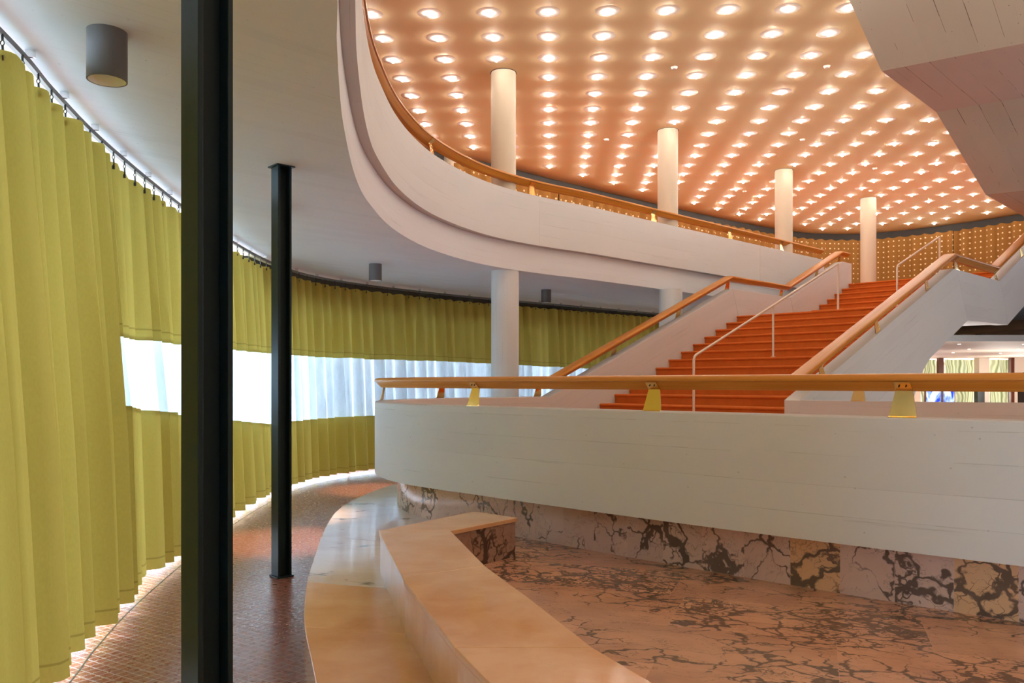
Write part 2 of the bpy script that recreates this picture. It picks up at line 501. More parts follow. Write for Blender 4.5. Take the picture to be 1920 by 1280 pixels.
# ------------------------------------------------------------------ plan curves
track = spline([(-0.9, -4.0), (-1.5, -1.2), (-1.95, 1.5), (-2.38, 3.87), (-2.57, 4.66), (-2.78, 5.7), (-3.04, 7.57), (-3.22, 9.4), (-3.27, 11.0), (-3.17, 12.2),
                (-2.88, 13.1), (-2.34, 14.0), (-1.54, 14.98), (-0.47, 16.1), (0.43, 16.9), (3.45, 19.65), (6.5, 22.5), (9.5, 25.3)], 0.1)
TL = cum(track)
facade = offset(track, 0.48)
balc = [W(18.45, -8.85)[:2], W(15.0, -8.85)[:2], W(12.0, -8.84)[:2], (1.183, 13.42), (0.579, 12.9), (0.09, 12.42), (-0.27, 11.98), (-0.60, 11.44), (-0.88, 10.82), (-1.09, 10.2),
        (-1.235, 9.5), (-1.318, 8.75), (-1.335, 8.0), (-1.32, 7.3), (-1.235, 6.42), (-1.09, 5.37), (-0.975, 4.697), (-0.84, 3.983), (-0.765, 3.65), (-0.35, 1.6), (0.1, -0.6), (0.7, -4.0)]
balc = spline(balc, 0.12)
upper_wall = spline([(-3.2, -4.0), (-3.7, 1.0), (-4.1, 6.0), (-4.25, 10.5), (-3.95, 13.0), (-3.2, 14.9), (-1.82, 16.45), (-0.43, 17.65), (1.24, 19.3), (4.49, 22.3), (7.2, 24.55), (8.75, 25.6),
                     (9.9, 25.95), (10.95, 25.9), (12.0, 25.3), (13.3, 23.95), (14.3, 22.4), (15.6, 20.2), (17.0, 17.8)], 0.12)

# ================================================================== THE SETTING
def struct(mb, name, mat, smooth=None, parent=None):
    o = mb.build(name, mat, parent, smooth); tag(o, kind='structure'); return o

mb = MB(); prism(mb, [(-3.9, -4.2), (20, -4.2), (20, 36), (-7, 36), (-7, 12)], -0.12, 0.0)
floor = struct(mb, 'floor', M['tiles'])
# the dark movement joint that follows the window side
mb = MB(); jl = offset(track, -0.22)
sweep(mb, [(p.x, p.y, 0.0) for p in jl], [(-0.004, 0.0), (0.004, 0.0), (0.004, 0.0012), (-0.004, 0.0012)])
struct(mb, 'trim_1', M['black'])

# lower ceiling / upper floor: one slab with a curved free edge
outer = offset(track, 0.62)
slab_poly = [Vector(p) for p in balc] + [Vector(p) for p in outer]
end = [Vector(W(18.45, 4.0)[:2]), Vector((17.4, 17.0)), Vector((10.5, 26.0))]
slab_poly = end[:1] + list(map(Vector, balc)) + [Vector(p) for p in outer] + [end[2], end[1]]
mb = MB(); prism(mb, [(p[0], p[1]) for p in slab_poly], Z_CEIL, Z_BALC0, uvrot=math.radians(44))
struct(mb, 'ceiling', M['concrete_ceiling'])
balc_in = offset(balc, -0.0)
# path runs from the stair end to the camera: left of the path is the void side
void = 1.0
a = offset(balc, 0.1); b_ = offset(balc, -0.1)
void = 1.0 if (a[60] - Vector((6, 6))).length < (b_[60] - Vector((6, 6))).length else -1.0
up_edge = offset(balc, -0.13 * void)
up_outer = offset(upper_wall, 0.25)
up_poly = [Vector(W(18.28, 4.0)[:2]), Vector(W(18.28, -8.98)[:2])] + [Vector(p) for p in up_edge if Vector(p).dot(Vector((CA, SA))) < 18.2] + [Vector(p) for p in up_outer]
mb = MB(); prism(mb, [(p[0], p[1]) for p in up_poly], Z_BALC0 + 0.002, Z_UP)
struct(mb, 'floor_upper', M['carpet'])

# orange ceiling of the upper hall
top_poly = [Vector(p) for p in upper_wall] + [Vector((17.5, -4.2)), Vector((-3.2, -4.2))]
mb = MB(); prism(mb, [(p[0], p[1]) for p in top_poly], Z_TOP, Z_TOP + 0.25)
struct(mb, 'ceiling_upper', M['orange'])
# wall behind the gold curtains
mb = MB(); sweep(mb, [(p.x, p.y, Z_BALC0) for p in offset(upper_wall, 0.02)], [(0.0, 0.0), (0.18, 0.0), (0.18, 2.95), (0.0, 2.95)])
struct(mb, 'wall_upper', M['header'])
# unseen sides that close the hall
mb = MB(); prism(mb, [(-3.6, -4.35), (17.6, -4.35), (17.6, -4.15), (-3.6, -4.15)], 0, Z_TOP + 0.25); struct(mb, 'wall_back', M['plaster'])
WY0, WY1, WZ0, WZ1 = 9.4, 11.0, 0.9, 2.6
mb = MB()
for y0, y1, z0, z1 in ((-4.15, WY0, 0, Z_TOP + 0.25), (WY1, 17.5, 0, Z_TOP + 0.25), (WY0, WY1, 0, WZ0), (WY0, WY1, WZ1, Z_TOP + 0.25)):
    prism(mb, [(17.4, y0), (17.6, y0), (17.6, y1), (17.4, y1)], z0, z1)
struct(mb, 'wall_right', M['plaster'])
wr = tag(empty('window_18', None, None, (17.5, 7.5, WZ0)), kind='structure')  # added unseen window; lets in side light to brighten the folded concrete
mb = MB(); prism(mb, [(17.49, WY0), (17.5, WY0), (17.5, WY1), (17.49, WY1)], WZ0, WZ1)
tag(mb.build('window_glass', None or M['glass'], wr), kind='structure')
mb = MB()
for k in range(6):
    y = WY0 + (WY1 - WY0) * k / 5; box(mb, (17.5, y, (WZ0 + WZ1) / 2), (0.05, 0, 0), (0, 0.03, 0), (0, 0, (WZ1 - WZ0) / 2))
for z in (WZ0, WZ1): box(mb, (17.5, (WY0 + WY1) / 2, z), (0.05, 0, 0), (0, (WY1 - WY0) / 2, 0), (0, 0, 0.03))
tag(mb.build('window_frame', M['frame'], wr), kind='structure')
mb = MB(); prism(mb, [(6, 35.5), (20, 35.5), (20, 35.8), (6, 35.8)], 0, 3.6); struct(mb, 'wall_far', M['far_ceiling'])
mb = MB(); prism(mb, [(19.8, 17.0), (20, 17.0), (20, 35.5), (19.8, 35.5)], 0, 3.6); struct(mb, 'wall_far_side', M['far_ceiling'])
mb = MB(); prism(mb, [(17.4, 17.2), (20, 17.2), (20, 17.4), (17.4, 17.4)], 0, 3.6); struct(mb, 'wall_far_return', M['far_ceiling'])
mb = MB(); prism(mb, [(9.2, 25.6), (9.35, 25.5), (9.5, 35.5), (9.35, 35.5)], 0, 3.6); struct(mb, 'wall_far_left', M['far_ceiling'])
mb = MB(); prism(mb, [(9.3, 25.0), (18.0, 17.0), (20, 17.0), (20, 35.8), (9.3, 35.8)], 3.59, 3.75); struct(mb, 'ceiling_far_cap', M['plaster'])

# street outside
mb = MB(); prism(mb, [(-60, -40), (-3.9, -40), (-3.0, -4.2), (-5, 12), (-4, 15), (8, 26.5), (8, 80), (-60, 80)], -0.25, -0.13)
struct(mb, 'ground', M['pavement'])

# invented building, dims daylight behind the far vinyl; seen only as a soft tone
mb = MB(); prism(mb, [(-11.5, 17.0), (6.0, 34.0), (1.0, 40.0), (-17.0, 24.0)], -0.13, 16.0)
struct(mb, 'daylight_blocker', plain('blocker_facade', lin('#97A0A4'), 0.8))

# glazed facade behind the curtains, one window after another
fl = cum(facade); nwin = 17; step = fl[-1] / nwin
for i in range(nwin):
    l0, l1 = i * step, (i + 1) * step
    P = [at(facade, fl, l0 + (l1 - l0) * k / 6) for k in range(7)]
    root = tag(empty('window_%d' % (i + 1), None, None, (P[0].x, P[0].y, 0)), kind='structure')
    f = MB()
    for zz in (0.0, Z_CEIL - 0.06):
        sweep(f, [(p.x, p.y, zz) for p in P], [(-0.03, 0.0), (0.03, 0.0), (0.03, 0.06), (-0.03, 0.06)])
    d = tangent(facade, fl, l0)
    box(f, (P[0].x, P[0].y, Z_CEIL / 2), (d.x * 0.025, d.y * 0.025, 0), (-d.y * 0.04, d.x * 0.04, 0), (0, 0, Z_CEIL / 2))
    tag(f.build('window_frame', M['frame'], root), kind='structure')
    g = MB(); sweep(g, [(p.x, p.y, 0.06) for p in P], [(-0.003, 0.0), (0.003, 0.0), (0.003, Z_CEIL - 0.12), (-0.003, Z_CEIL - 0.12)])
    tag(g.build('window_glass', M['glass'], root), kind='structure')
# dark header above the far windows
lh = nearest_l(track, TL, (-3.27, 11.0))
hp = [at(track, TL, lh + (TL[-1] - lh) * k / 120) for k in range(121)]
mb = MB(); sweep(mb, [(p.x, p.y, Z_CEIL - 0.42) for p in offset(hp, 0.22)], [(0.0, 0.0), (0.08, 0.0), (0.08, 0.42), (0.0, 0.42)])
struct(mb, 'trim_2', M['header'])

# ================================================================== CURTAIN TRACK
trk = empty('curtain_track', 'long curved grey curtain track under the white lower ceiling', 'curtain track', (track[0].x, track[0].y, Z_CEIL))
mb = MB(); sweep(mb, [(p.x, p.y, Z_CEIL) for p in track], [(-0.012, -0.065), (0.012, -0.065), (0.012, -0.035), (-0.012, -0.035)])
mb.build('rail', M['track'], trk)
k = 0
l = 4.0
while l < TL[-1] - 4:
    p = at(track, TL, l); d = tangent(track, TL, l); n = Vector((d.y, -d.x))
    mb = MB(); box(mb, (p.x + n.x * 0.02, p.y + n.y * 0.02, Z_CEIL - 0.02), (d.x * 0.01, d.y * 0.01, 0), (n.x * 0.022, n.y * 0.022, 0), (0, 0, 0.018))
    mb.build('bracket', M['chrome'], trk)
    l += 0.62

# ================================================================== CURTAINS
def nz(x, y=0.0, z=0.0): return noise.noise(Vector((x, y, z)))

def fold(l, v, pitch, amp, seed, top_pinch=0.45, crease=0.5):
    """sideways push of the cloth at length l, v = 0 at the top .. 1 at the bottom"""
    ph = 2 * math.pi * l / pitch + 1.4 * nz(l * 0.9, seed) + crease * v * nz(l * 0.7, seed + 9) * 3.0
    a = amp * (top_pinch + (1 - top_pinch) * min(1, v * 1.6)) * (0.72 + 0.75 * nz(l * 1.7, seed + 4))
    d = math.sin(ph) + 0.32 * math.sin(2 * ph + 1.2 + 2 * nz(l * 0.6, seed + 2)) + 0.35 * math.sin(0.5 * ph + 3 * nz(l * 0.35, seed + 6))
    return a * d + 0.05 * nz(l * 0.45, v * 0.6, seed)

def cloth(path, PL, l0, l1, ztop, zbot, pitch, amp, seed, v0, v1, inward=0.0, scallop=0.0, rows=14, dl=None, ztopf=None, zbotf=None, push=0.0, crease=0.5, mb=None, pinch=0.45):
    mb = mb or MB()
    dl = dl or pitch / 12
    n = int((l1 - l0) / dl)
    base = len(mb.v)
    for i in range(n + 1):
        l = l0 + (l1 - l0) * i / n
        p = at(path, PL, l); d = tangent(path, PL, l); nn = Vector((d.y, -d.x))
        zt = ztopf(l) if ztopf else ztop; zb = zbotf(l) if zbotf else zbot
        zt -= scallop * (math.sin(math.pi * l / pitch) ** 2)
        if not zbotf: zb += 0.012 * nz(l * 1.1, seed + 3)
        for r in range(rows + 1):
            t = r / rows; z = zt + (zb - zt) * t
            v = v0 + (v1 - v0) * t
            off = inward + fold(l, v, pitch, amp, seed, pinch, crease) + push * v
            mb.add([(p.x + nn.x * off, p.y + nn.y * off, z)])
    for i in range(n):
        for r in range(rows):
            a = base + i * (rows + 1) + r; b = a + rows + 1
            la, lb = l0 + (l1 - l0) * i / n, l0 + (l1 - l0) * (i + 1) / n
            za, zb_ = [mb.v[q][2] for q in (a, a + 1)], [mb.v[q][2] for q in (b, b + 1)]
            h0a = mb.v[base + i * (rows + 1) + rows][2]; h0b = mb.v[base + (i + 1) * (rows + 1) + rows][2]
            mb.face((a, a + 1, b + 1, b), ((la, za[0] - h0a), (la, za[1] - h0a), (lb, zb_[1] - h0b), (lb, zb_[0] - h0b)))
    return mb

hook_mesh = None
def hooks(root, path, PL, l0, l1, pitch, ztrack, drop, inward, seed, amp):
    global hook_mesh
    if hook_mesh is None:
        h = MB()
        tube(h, [(0, 0, 0), (0, 0, -0.03)], 0.006, 6)
        pts = [(0.009 * math.cos(t * math.pi / 5), 0, -0.042 + 0.012 * math.sin(t * math.pi / 5)) for t in range(11)]
        tube(h, pts, 0.0028, 5)
        tube(h, [(0, 0, -0.052), (0, 0.004, -0.085), (0, 0.0, -0.115)], 0.006, 6)
        tube(h, [(0, 0, -0.1), (0, 0, -0.125)], 0.009, 6)
        o = h.build('hook', M['black']); hook_mesh = o.data
        bpy.data.objects.remove(o)
    k0, k1 = math.ceil(l0 / pitch + 0.001), math.floor(l1 / pitch - 0.001)
    pw = parent_world(root)
    for k in range(k0, k1 + 1):
        l = k * pitch
        p = at(path, PL, l); d = tangent(path, PL, l); nn = Vector((d.y, -d.x))
        o = bpy.data.objects.new('hook', hook_mesh); COL.objects.link(o)
        o.parent = root
        o.location = Vector((p.x + nn.x * 0.012, p.y + nn.y * 0.012, ztrack)) - pw

def hem_top(l):          # lower edge of the upper cloth
    t = (l - lA) / 6.0
    return 1.81 + 0.09 * min(1, max(0, t)) - 0.10 * min(1, max(0, (l - lA - 10.5) / 4.5)) + 0.012 * nz(l * 2.1, 3)
def low_top(l):          # top edge of the lower cloth
    t = min(1, max(0, (l - lA) / 5.6))
    return 1.36 - 0.40 * t + 0.012 * nz(l * 2.3, 8)

lN0 = nearest_l(track, TL, (-1.62, -0.6))
lA = nearest_l(track, TL, (-2.73, 5.45))
lB = nearest_l(track, TL, (-3.18, 12.1))
lC = nearest_l(track, TL, (-2.36, 13.97))
lD = nearest_l(track, TL, (7.0, 22.95))
ZC = Z_CEIL - 0.135
PITCH, AMP = 0.25, 0.125
def drop(z): return (ZC - z) / ZC
r = empty('curtain', 'full-height yellow curtain gathered at the left edge, in front of the window', 'curtain', (-2.5, 4.5, 0))
cloth(track, TL, lN0, lA + 0.06, ZC, 0.08, PITCH, AMP, 1.0, 0, 1, inward=0.03, scallop=0.025, rows=22, push=0.12).build('cloth', M['curtain'], r, 60)
hooks(r, track, TL, lN0 + 0.2, lA, PITCH, Z_CEIL - 0.06, 0.1, 0.0, 1.0, 0.05)
specs = [(lA, lB, 'yellow curtain with a clear window band, running behind both dark steel columns'),
         (lB, lC, 'green-yellow curtain with a clear band between the slender steel column and the white parapet'),
         (lC, lD, 'olive curtain with a clear band, behind the white round columns of the lower hall')]
v1_, v2_ = drop(1.87), drop(1.02)
for i, (l0, l1, lab) in enumerate(specs):
    q = at(track, TL, (l0 + l1) / 2)
    r = empty('curtain', lab, 'curtain', (q.x, q.y, 0))
    kw = dict(pitch=PITCH, amp=AMP, seed=1.0, push=0.12)
    cloth(track, TL, l0, l1 + 0.03, ZC, 0, v0=0, v1=v1_, scallop=0.022, rows=12, zbotf=hem_top, **kw).build('upper_cloth', M['curtain'], r, 60)
    cloth(track, TL, l0, l1 + 0.03, 0, 0, v0=v1_, v1=v2_, inward=-0.006, rows=8, ztopf=lambda l: hem_top(l) + 0.03, zbotf=lambda l: low_top(l) - 0.03, **kw).build('clear_band', M['film'], r, 60)
    cloth(track, TL, l0, l1 + 0.03, 0, 0.075, v0=v2_, v1=1.0, rows=10, ztopf=low_top, **kw).build('lower_cloth', M['curtain'], r, 60)
    hooks(r, track, TL, l0, min(l1, lC + 11), PITCH, Z_CEIL - 0.06, 0.1, 0.0, 1.0, 0.05)

# ================================================================== UPPER GOLD CURTAINS
UL = cum(upper_wall)
gin = offset(upper_wall, -0.0)
gs = [nearest_l(upper_wall, UL, q) for q in ((-3.2, 14.9), (0.95, 19.0), (4.8, 22.6), (8.6, 25.5), (13.0, 24.3), (15.6, 20.2))]
glab = ['gold dotted curtain behind the first white upper column', 'gold dotted curtain between the first and second white upper columns, behind the balcony handrail',
        'gold dotted curtain between the second and third white upper columns', 'gold dotted curtain at the head of the stairs, behind the fourth upper column',
        'gold dotted curtain on the upper right, beside the grey folded concrete']
for i in range(5):
    q = at(upper_wall, UL, (gs[i] + gs[i + 1]) / 2)
    o = cloth(upper_wall, UL, gs[i] + 0.01, gs[i + 1] - 0.01, Z_TOP - 0.2, Z_UP + 0.02, 0.36, 0.06, 20.0 + i, 0.55, 1.0, inward=0.17, scallop=0.035, rows=10, dl=0.03, crease=0.1).build('gold_curtain', M['gold'], None, 60, loc=(q.x, q.y, Z_UP))
    tag(o, glab[i], 'curtain', 'gold dotted curtains of the upper hall')

# ================================================================== BALCONY
bal = empty('balcony_parapet', 'long curved white concrete balcony parapet of the upper floor', 'parapet', (balc[60][0], balc[60][1], Z_BALC0))
lb = cum(balc)
jn = [0.0] + sorted(nearest_l(balc, lb, q) for q in (W(15.55, -8.85)[:2], (0.35, 12.7), (-1.2, 6.2))) + [lb[-1]]
for i in range(len(jn) - 1):
    n = max(2, int((jn[i + 1] - jn[i]) / 0.12))
    e0 = 0.003 if i else 0.0
    seg = [at(balc, lb, jn[i] + e0 + (jn[i + 1] - jn[i] - e0) * k / n) for k in range(n + 1)]
    mb = MB()
    sweep(mb, [(p.x, p.y, 0) for p in seg], [(0.09 * void, Z_BALC0 + 0.004), (0.09 * void, Z_BALC1), (-0.11 * void, Z_BALC1), (-0.11 * void, Z_BALC0 + 0.004)])
    fixn(mb.build('parapet_panel', M['concrete'], bal, 35))

# ------------------------------------------------------------------ hand rail profile (n across, z above the parapet top)
RAIL_HALF = [(0.035, 0.145), (0.086, 0.194), (0.087, 0.2), (0.103, 0.203), (0.106, 0.212), (0.101, 0.226), (0.088, 0.237), (0.065, 0.243)]
RAIL = [(-0.035, 0.145)] + RAIL_HALF + [(-n_, z_) for n_, z_ in reversed(RAIL_HALF[1:])]
def rail(path, root, mat, name='rail'):
    mb = MB(); sweep(mb, path, RAIL); return fixn(mb.build(name, mat, root, 40))
def bracket(root, p, d, slope=0.0, wt=0.042, wb=0.072, side=1, screws=False):
    """bent brass plate carrying the rail; p on the parapet top, d along it"""
    d = Vector((d[0], d[1], 0)).normalized(); n = Vector((-d.y, d.x, 0)); p = Vector(p)
    mb = MB()
    for s in (side,):
        prof = [(0.095, 0.196, wt), (0.047, 0.148, wt * 1.08), (0.075, 0.008, wb), (0.09, 0.004, wb), (0.09, 0.0, wb)]
        th = 0.006
        outer_, inner_ = [], []
        for (nn, z, w) in prof:
            for sgn in (-1, 1):
                outer_.append(p + n * s * nn + Vector((0, 0, z)) + (d + Vector((0, 0, slope))) * w * sgn)
                inner_.append(p + n * s * (nn - th) + Vector((0, 0, z)) + (d + Vector((0, 0, slope))) * w * sgn)
        a = mb.add(outer_); b = mb.add(inner_); m = len(prof)
        for i in range(m - 1):
            q = 2 * i
            mb.face((a + q, a + q + 1, a + q + 3, a + q + 2)); mb.face((b + q, b + q + 2, b + q + 3, b + q + 1))
            mb.face((a + q, a + q + 2, b + q + 2, b + q)); mb.face((a + q + 1, b + q + 1, b + q + 3, a + q + 3))
        mb.face((a, b, b + 1, a + 1)); e = 2 * m - 2
        mb.face((a + e, a + e + 1, b + e + 1, b + e))
    br = fixn(mb.build('bracket', M['brass'], root))
    if screws:
        for q in (-0.018, 0.018):
            c = p + n * side * 0.074 + d * q + Vector((0, 0, 0.174)); ax = (n * side * 0.77 + Vector((0, 0, -0.64))).normalized()
            m2 = MB(); tube(m2, [c - ax * 0.004, c + ax * 0.0045, c + ax * 0.006], 0.0042, 10); m2.build('screw', M['steel'], br)
    return br

hb = empty('handrail', 'long curved wooden handrail on top of the upper balcony parapet', 'handrail', (balc[60][0], balc[60][1], Z_BALC1))
bc = offset(balc, -0.01 * void)
rail([(p.x, p.y, Z_BALC1) for p in bc], hb, M['wood'])
bl = cum(bc)
bpos = [(-1.18, 6.15), (-1.05, 10.35), (0.25, 12.6), (2.6, 14.6), (4.45, 16.25), (6.0, 17.55)]
for i, q in enumerate(bpos):
    l = nearest_l(bc, bl, q); p = at(bc, bl, l)
    bracket(hb, (p.x, p.y, Z_BALC1), tangent(bc, bl, l), side=void)

# ================================================================== ROUND COLUMNS
upc = [(-0.128, 12.48), (2.87, 15.33), (5.945, 18.2), (8.98, 20.97), (-1.24, 17.0)]
labs = ['white round upper-floor column, first and nearest behind the balcony handrail', 'white round upper-floor column, second along the balcony',
        'white round upper-floor column, third along, above the sloping stair handrail', 'white round upper-floor column at the head of the orange stairs',
        'white round upper-floor column mostly hidden low behind the balcony handrail']
for (x, y), lab in zip(upc, labs):
    r = empty('round_column', lab, 'column', (x, y, Z_UP))
    mb = MB(); cylinder(mb, x, y, 0.186, Z_UP, Z_TOP, 56); mb.build('shaft', M['plaster'], r, 40)
    mb = MB()
    ring = [(0.2, Z_TOP - 0.004), (0.2, Z_TOP)]
    cylinder(mb, x, y, 0.196, Z_TOP - 0.006, Z_TOP - 0.0005, 56); mb.build('collar', M['black'], r, 40)
lowc = [((-0.1045, 12.52), 'white round lower-hall column, the nearer one, under the balcony edge'), ((2.86, 15.0), 'white round lower-hall column half hidden by the sloping stair handrail')]
for (x, y), lab in lowc:
    mb = MB(); cylinder(mb, x, y, 0.208, 0.0, Z_CEIL, 56)
    o = mb.build('round_column', M['concrete'], None, 40, loc=(x, y, 0)); tag(o, lab, 'column')

# ================================================================== STEEL COLUMNS
def steel_column(x, y, ang, lab):
    r = empty('steel_column', lab, 'column', (x, y, 0))
    L, t, w = 0.115, 0.018, 0.010
    ca, sa = math.cos(ang), math.sin(ang)
    T = lambda u, v: (x + ca * u - sa * v, y + sa * u + ca * v)
    def piece(name, u0, u1, v0, v1, z0, z1):
        mb = MB(); prism(mb, [T(u0, v0), T(u1, v0), T(u1, v1), T(u0, v1)], z0, z1)
        o = mb.build(name, M['steel'], r)
        b = o.modifiers.new('bevel', 'BEVEL'); b.width = 0.003; b.segments = 2
        return o
    h = L / 2
    piece('flange', -h, h, -h, -h + t, 0.012, Z_CEIL - 0.01)
    piece('flange', -h, h, h - t, h, 0.012, Z_CEIL - 0.01)
    piece('web', -w / 2, w / 2, -h + t, h - t, 0.012, Z_CEIL - 0.01)
    piece('top_plate', -h - 0.02, h + 0.02, -h - 0.02, h + 0.02, Z_CEIL - 0.01, Z_CEIL)
    piece('base_plate', -h - 0.012, h + 0.012, -h - 0.012, h + 0.012, 0.0, 0.012)
c1, c2 = (-0.953, 2.6), (-1.79, 6.46)
steel_column(*c1, math.radians(137), 'dark blue-green steel column in the foreground, the wider and nearer of the two')
steel_column(*c2, math.radians(133), 'slender dark steel column further back with its foot on the brown tile floor')

# ================================================================== DOWNLIGHT CANS
def can(x, y, lab, lit=True):
    r = empty('ceiling_downlight', lab, 'ceiling lamp', (x, y, Z_CEIL), 'grey cylinder downlights under the lower ceiling')
    R, H = 0.09, 0.235
    z0 = Z_CEIL - H
    mb = MB()
    cylinder(mb, x, y, R, z0, Z_CEIL, 48, caps=False)
    n = 48
    a = mb.add([(x + (R - 0.006) * math.cos(2 * math.pi * i / n), y + (R - 0.006) * math.sin(2 * math.pi * i / n), z0) for i in range(n)])
    for i in range(n): mb.face((i, a + i, a + (i + 1) % n, (i + 1) % n))
    mb.face([n + i for i in range(n)])
    mb.build('housing', M['can'], r, 40)
    mb = MB(); cylinder(mb, x, y, R - 0.006, z0 + 0.001, z0 + 0.17, 48, r1=0.045, caps=False)
    e = len(mb.v) - n; mb.face([e + i for i in range(n)])
    mb.build('reflector', M['reflector'], r, 40)
    if not lit: return
    ld = bpy.data.lights.new('downlight', 'SPOT'); ld.energy = 420; ld.color = (1.0, 0.62, 0.32); ld.spot_size = math.radians(36); ld.spot_blend = 0.8; ld.shadow_soft_size = 0.03
    lo = bpy.data.objects.new('downlight_beam', ld); lo.location = (0, 0, -H - 0.004); COL.objects.link(lo); lo.parent = r
can(-1.937, 3.98, 'large grey cylinder downlight at the upper left, nearest of the three on the lower ceiling', lit=False)
can(-2.19, 7.9, 'grey cylinder downlight hidden behind the slender steel column')
can(-1.93, 11.75, 'grey cylinder downlight in front of the far curtain, left of the white lower column')
can(0.614, 14.98, 'small grey cylinder downlight right of the white lower column, farthest of the three')

# ================================================================== MARBLE PLATFORM
edge = spline([(2.0, 13.8), (0.4, 12.9), (-0.75, 11.8), (-1.35, 10.7), (-1.62, 9.7), (-1.735, 8.436), (-1.62, 7.2), (-1.409, 5.893), (-1.297, 5.256), (-1.10, 4.4), (-0.955, 3.919), (-0.825, 3.497), (-0.5, 2.4), (-0.1, 1.0), (0.35, -0.6), (1.0, -3.2)], 0.2)
pl = empty('marble_platform', 'low stepped marble platform with a curved edge beside the brown tile floor', 'platform', (edge[30].x, edge[30].y, 0))
EL = cum(edge)
s0 = -1.0 if (offset(edge, -0.5)[40] - Vector((6, 5))).length < (offset(edge, 0.5)[40] - Vector((6, 5))).length else 1.0
inn = offset(edge, 0.004 * s0)
poly = [(p.x, p.y) for p in inn] + [(7.5, -3.2), (9.0, 2.0), (7.0, 7.2), (4.5, 10.2)]
mb = MB(); prism(mb, poly, 0.0, Z_PLAT - 0.03); mb.build('base', M['peach'], pl)
strip_in = offset(edge, 1.02 * s0)
cut = [0.0] + [nearest_l(edge, EL, q) for q in ((-1.35, 10.7), (-1.73, 8.9), (-1.56, 6.9), (-1.30, 5.28), (-1.06, 4.22), (-0.7, 3.1), (-0.1, 1.0))] + [EL[-1]]
kinds = ['white_marble', 'white_marble', 'white_marble', 'white_marble', 'peach', 'peach', 'peach', 'peach']
for i in range(len(cut) - 1):
    n = max(2, int((cut[i + 1] - cut[i]) / 0.15)); g = 0.0012
    ls = [cut[i] + g + (cut[i + 1] - cut[i] - 2 * g) * k / n for k in range(n + 1)]
    po = [at(edge, EL, l) for l in ls]
    pi_ = [at(strip_in, cum(strip_in), cum(strip_in)[-1] * l / EL[-1]) for l in ls]
    mb = MB(); prism(mb, [(p.x, p.y) for p in po] + [(p.x, p.y) for p in reversed(pi_)], Z_PLAT - 0.03, Z_PLAT)
    o = fixn(mb.build('edge_slab', M[kinds[i]], pl))
    b = o.modifiers.new('bevel', 'BEVEL'); b.width = 0.004; b.segments = 2; b.limit_method = 'ANGLE'
poly = [(p.x, p.y) for p in strip_in if p.y > -3.1 and p.y < 12.0] + [(7.4, -3.1), (8.9, 2.0), (6.9, 7.1), (4.4, 10.1)]
mb = MB(); prism(mb, poly, Z_PLAT - 0.03, Z_PLAT); fixn(mb.build('paving', M['breccia'], pl))

# ================================================================== MARBLE BENCH
ZB = 0.522
out_ = [(-0.886, 5.518), (-0.551, 4.19), (-0.213, 3.08), (0.18, 2.05), (0.75, 0.9)]
in_ = [(-0.404, 5.508), (-0.145, 4.46), (0.073, 3.807), (0.30, 3.08), (0.66, 2.27), (1.15, 1.2)]
arm_far = [(-0.289, 6.357), (0.041, 6.054)]
bpoly = out_[::-1] + [arm_far[0], arm_far[1]] + in_
bn = empty('marble_bench', 'angled peach marble bench standing on the marble platform', 'bench', (-0.3, 4.2, Z_PLAT))
def inset(poly, d):
    P = [Vector(p) for p in poly]; n = len(P); out = []
    ar = sum(P[i].x * P[(i + 1) % n].y - P[(i + 1) % n].x * P[i].y for i in range(n))
    sg = 1 if ar > 0 else -1
    for i in range(n):
        a, b, c = P[i - 1], P[i], P[(i + 1) % n]
        t1 = (b - a).normalized(); t2 = (c - b).normalized()
        n1 = Vector((-t1.y, t1.x)) * sg; n2 = Vector((-t2.y, t2.x)) * sg
        m = (n1 + n2).normalized(); m /= max(0.4, m.dot(n1))
        out.append(b + m * d)
    return out
body = inset(bpoly, 0.012)
mb = MB(); prism(mb, [(p.x, p.y) for p in inset(bpoly, 0.035)], Z_PLAT, ZB - 0.03)
fixn(mb.build('core', M['peach'], bn))
# facing slabs, one mesh per side
nb = len(body)
for i in range(nb):
    a, b = body[i], body[(i + 1) % nb]
    d = (b - a).normalized()
    ia, ib = inset(bpoly, 0.035)[i], inset(bpoly, 0.035)[(i + 1) % nb]
    m_ = 'peach'
    if i == len(out_) + 1: m_ = 'bench_end'          # end of the short arm turned to the hall
    if i == len(out_): m_ = 'peach'
    mb = MB(); prism(mb, [(q.x, q.y) for q in (a + d * 0.0008, b - d * 0.0008, ib - d * 0.0008, ia + d * 0.0008)], Z_PLAT, ZB - 0.03)
    fixn(mb.build('front_panel', M[m_], bn))
# seat slabs cut across
cuts = [([out_[0], arm_far[0], arm_far[1], in_[0]]), ([out_[1], out_[0], in_[0], in_[1]]), ([out_[2], out_[1], in_[1], in_[2], in_[3]]), ([out_[3], out_[2], in_[3], in_[4]]), ([out_[4], out_[3], in_[4], in_[5]])]
for q in cuts:
    mb = MB(); prism(mb, [(p.x, p.y) for p in inset(q, 0.0006)], ZB - 0.03, ZB)
    o = fixn(mb.build('seat_slab', M['peach'], bn))
    b = o.modifiers.new('bevel', 'BEVEL'); b.width = 0.004; b.segments = 2; b.limit_method = 'ANGLE'

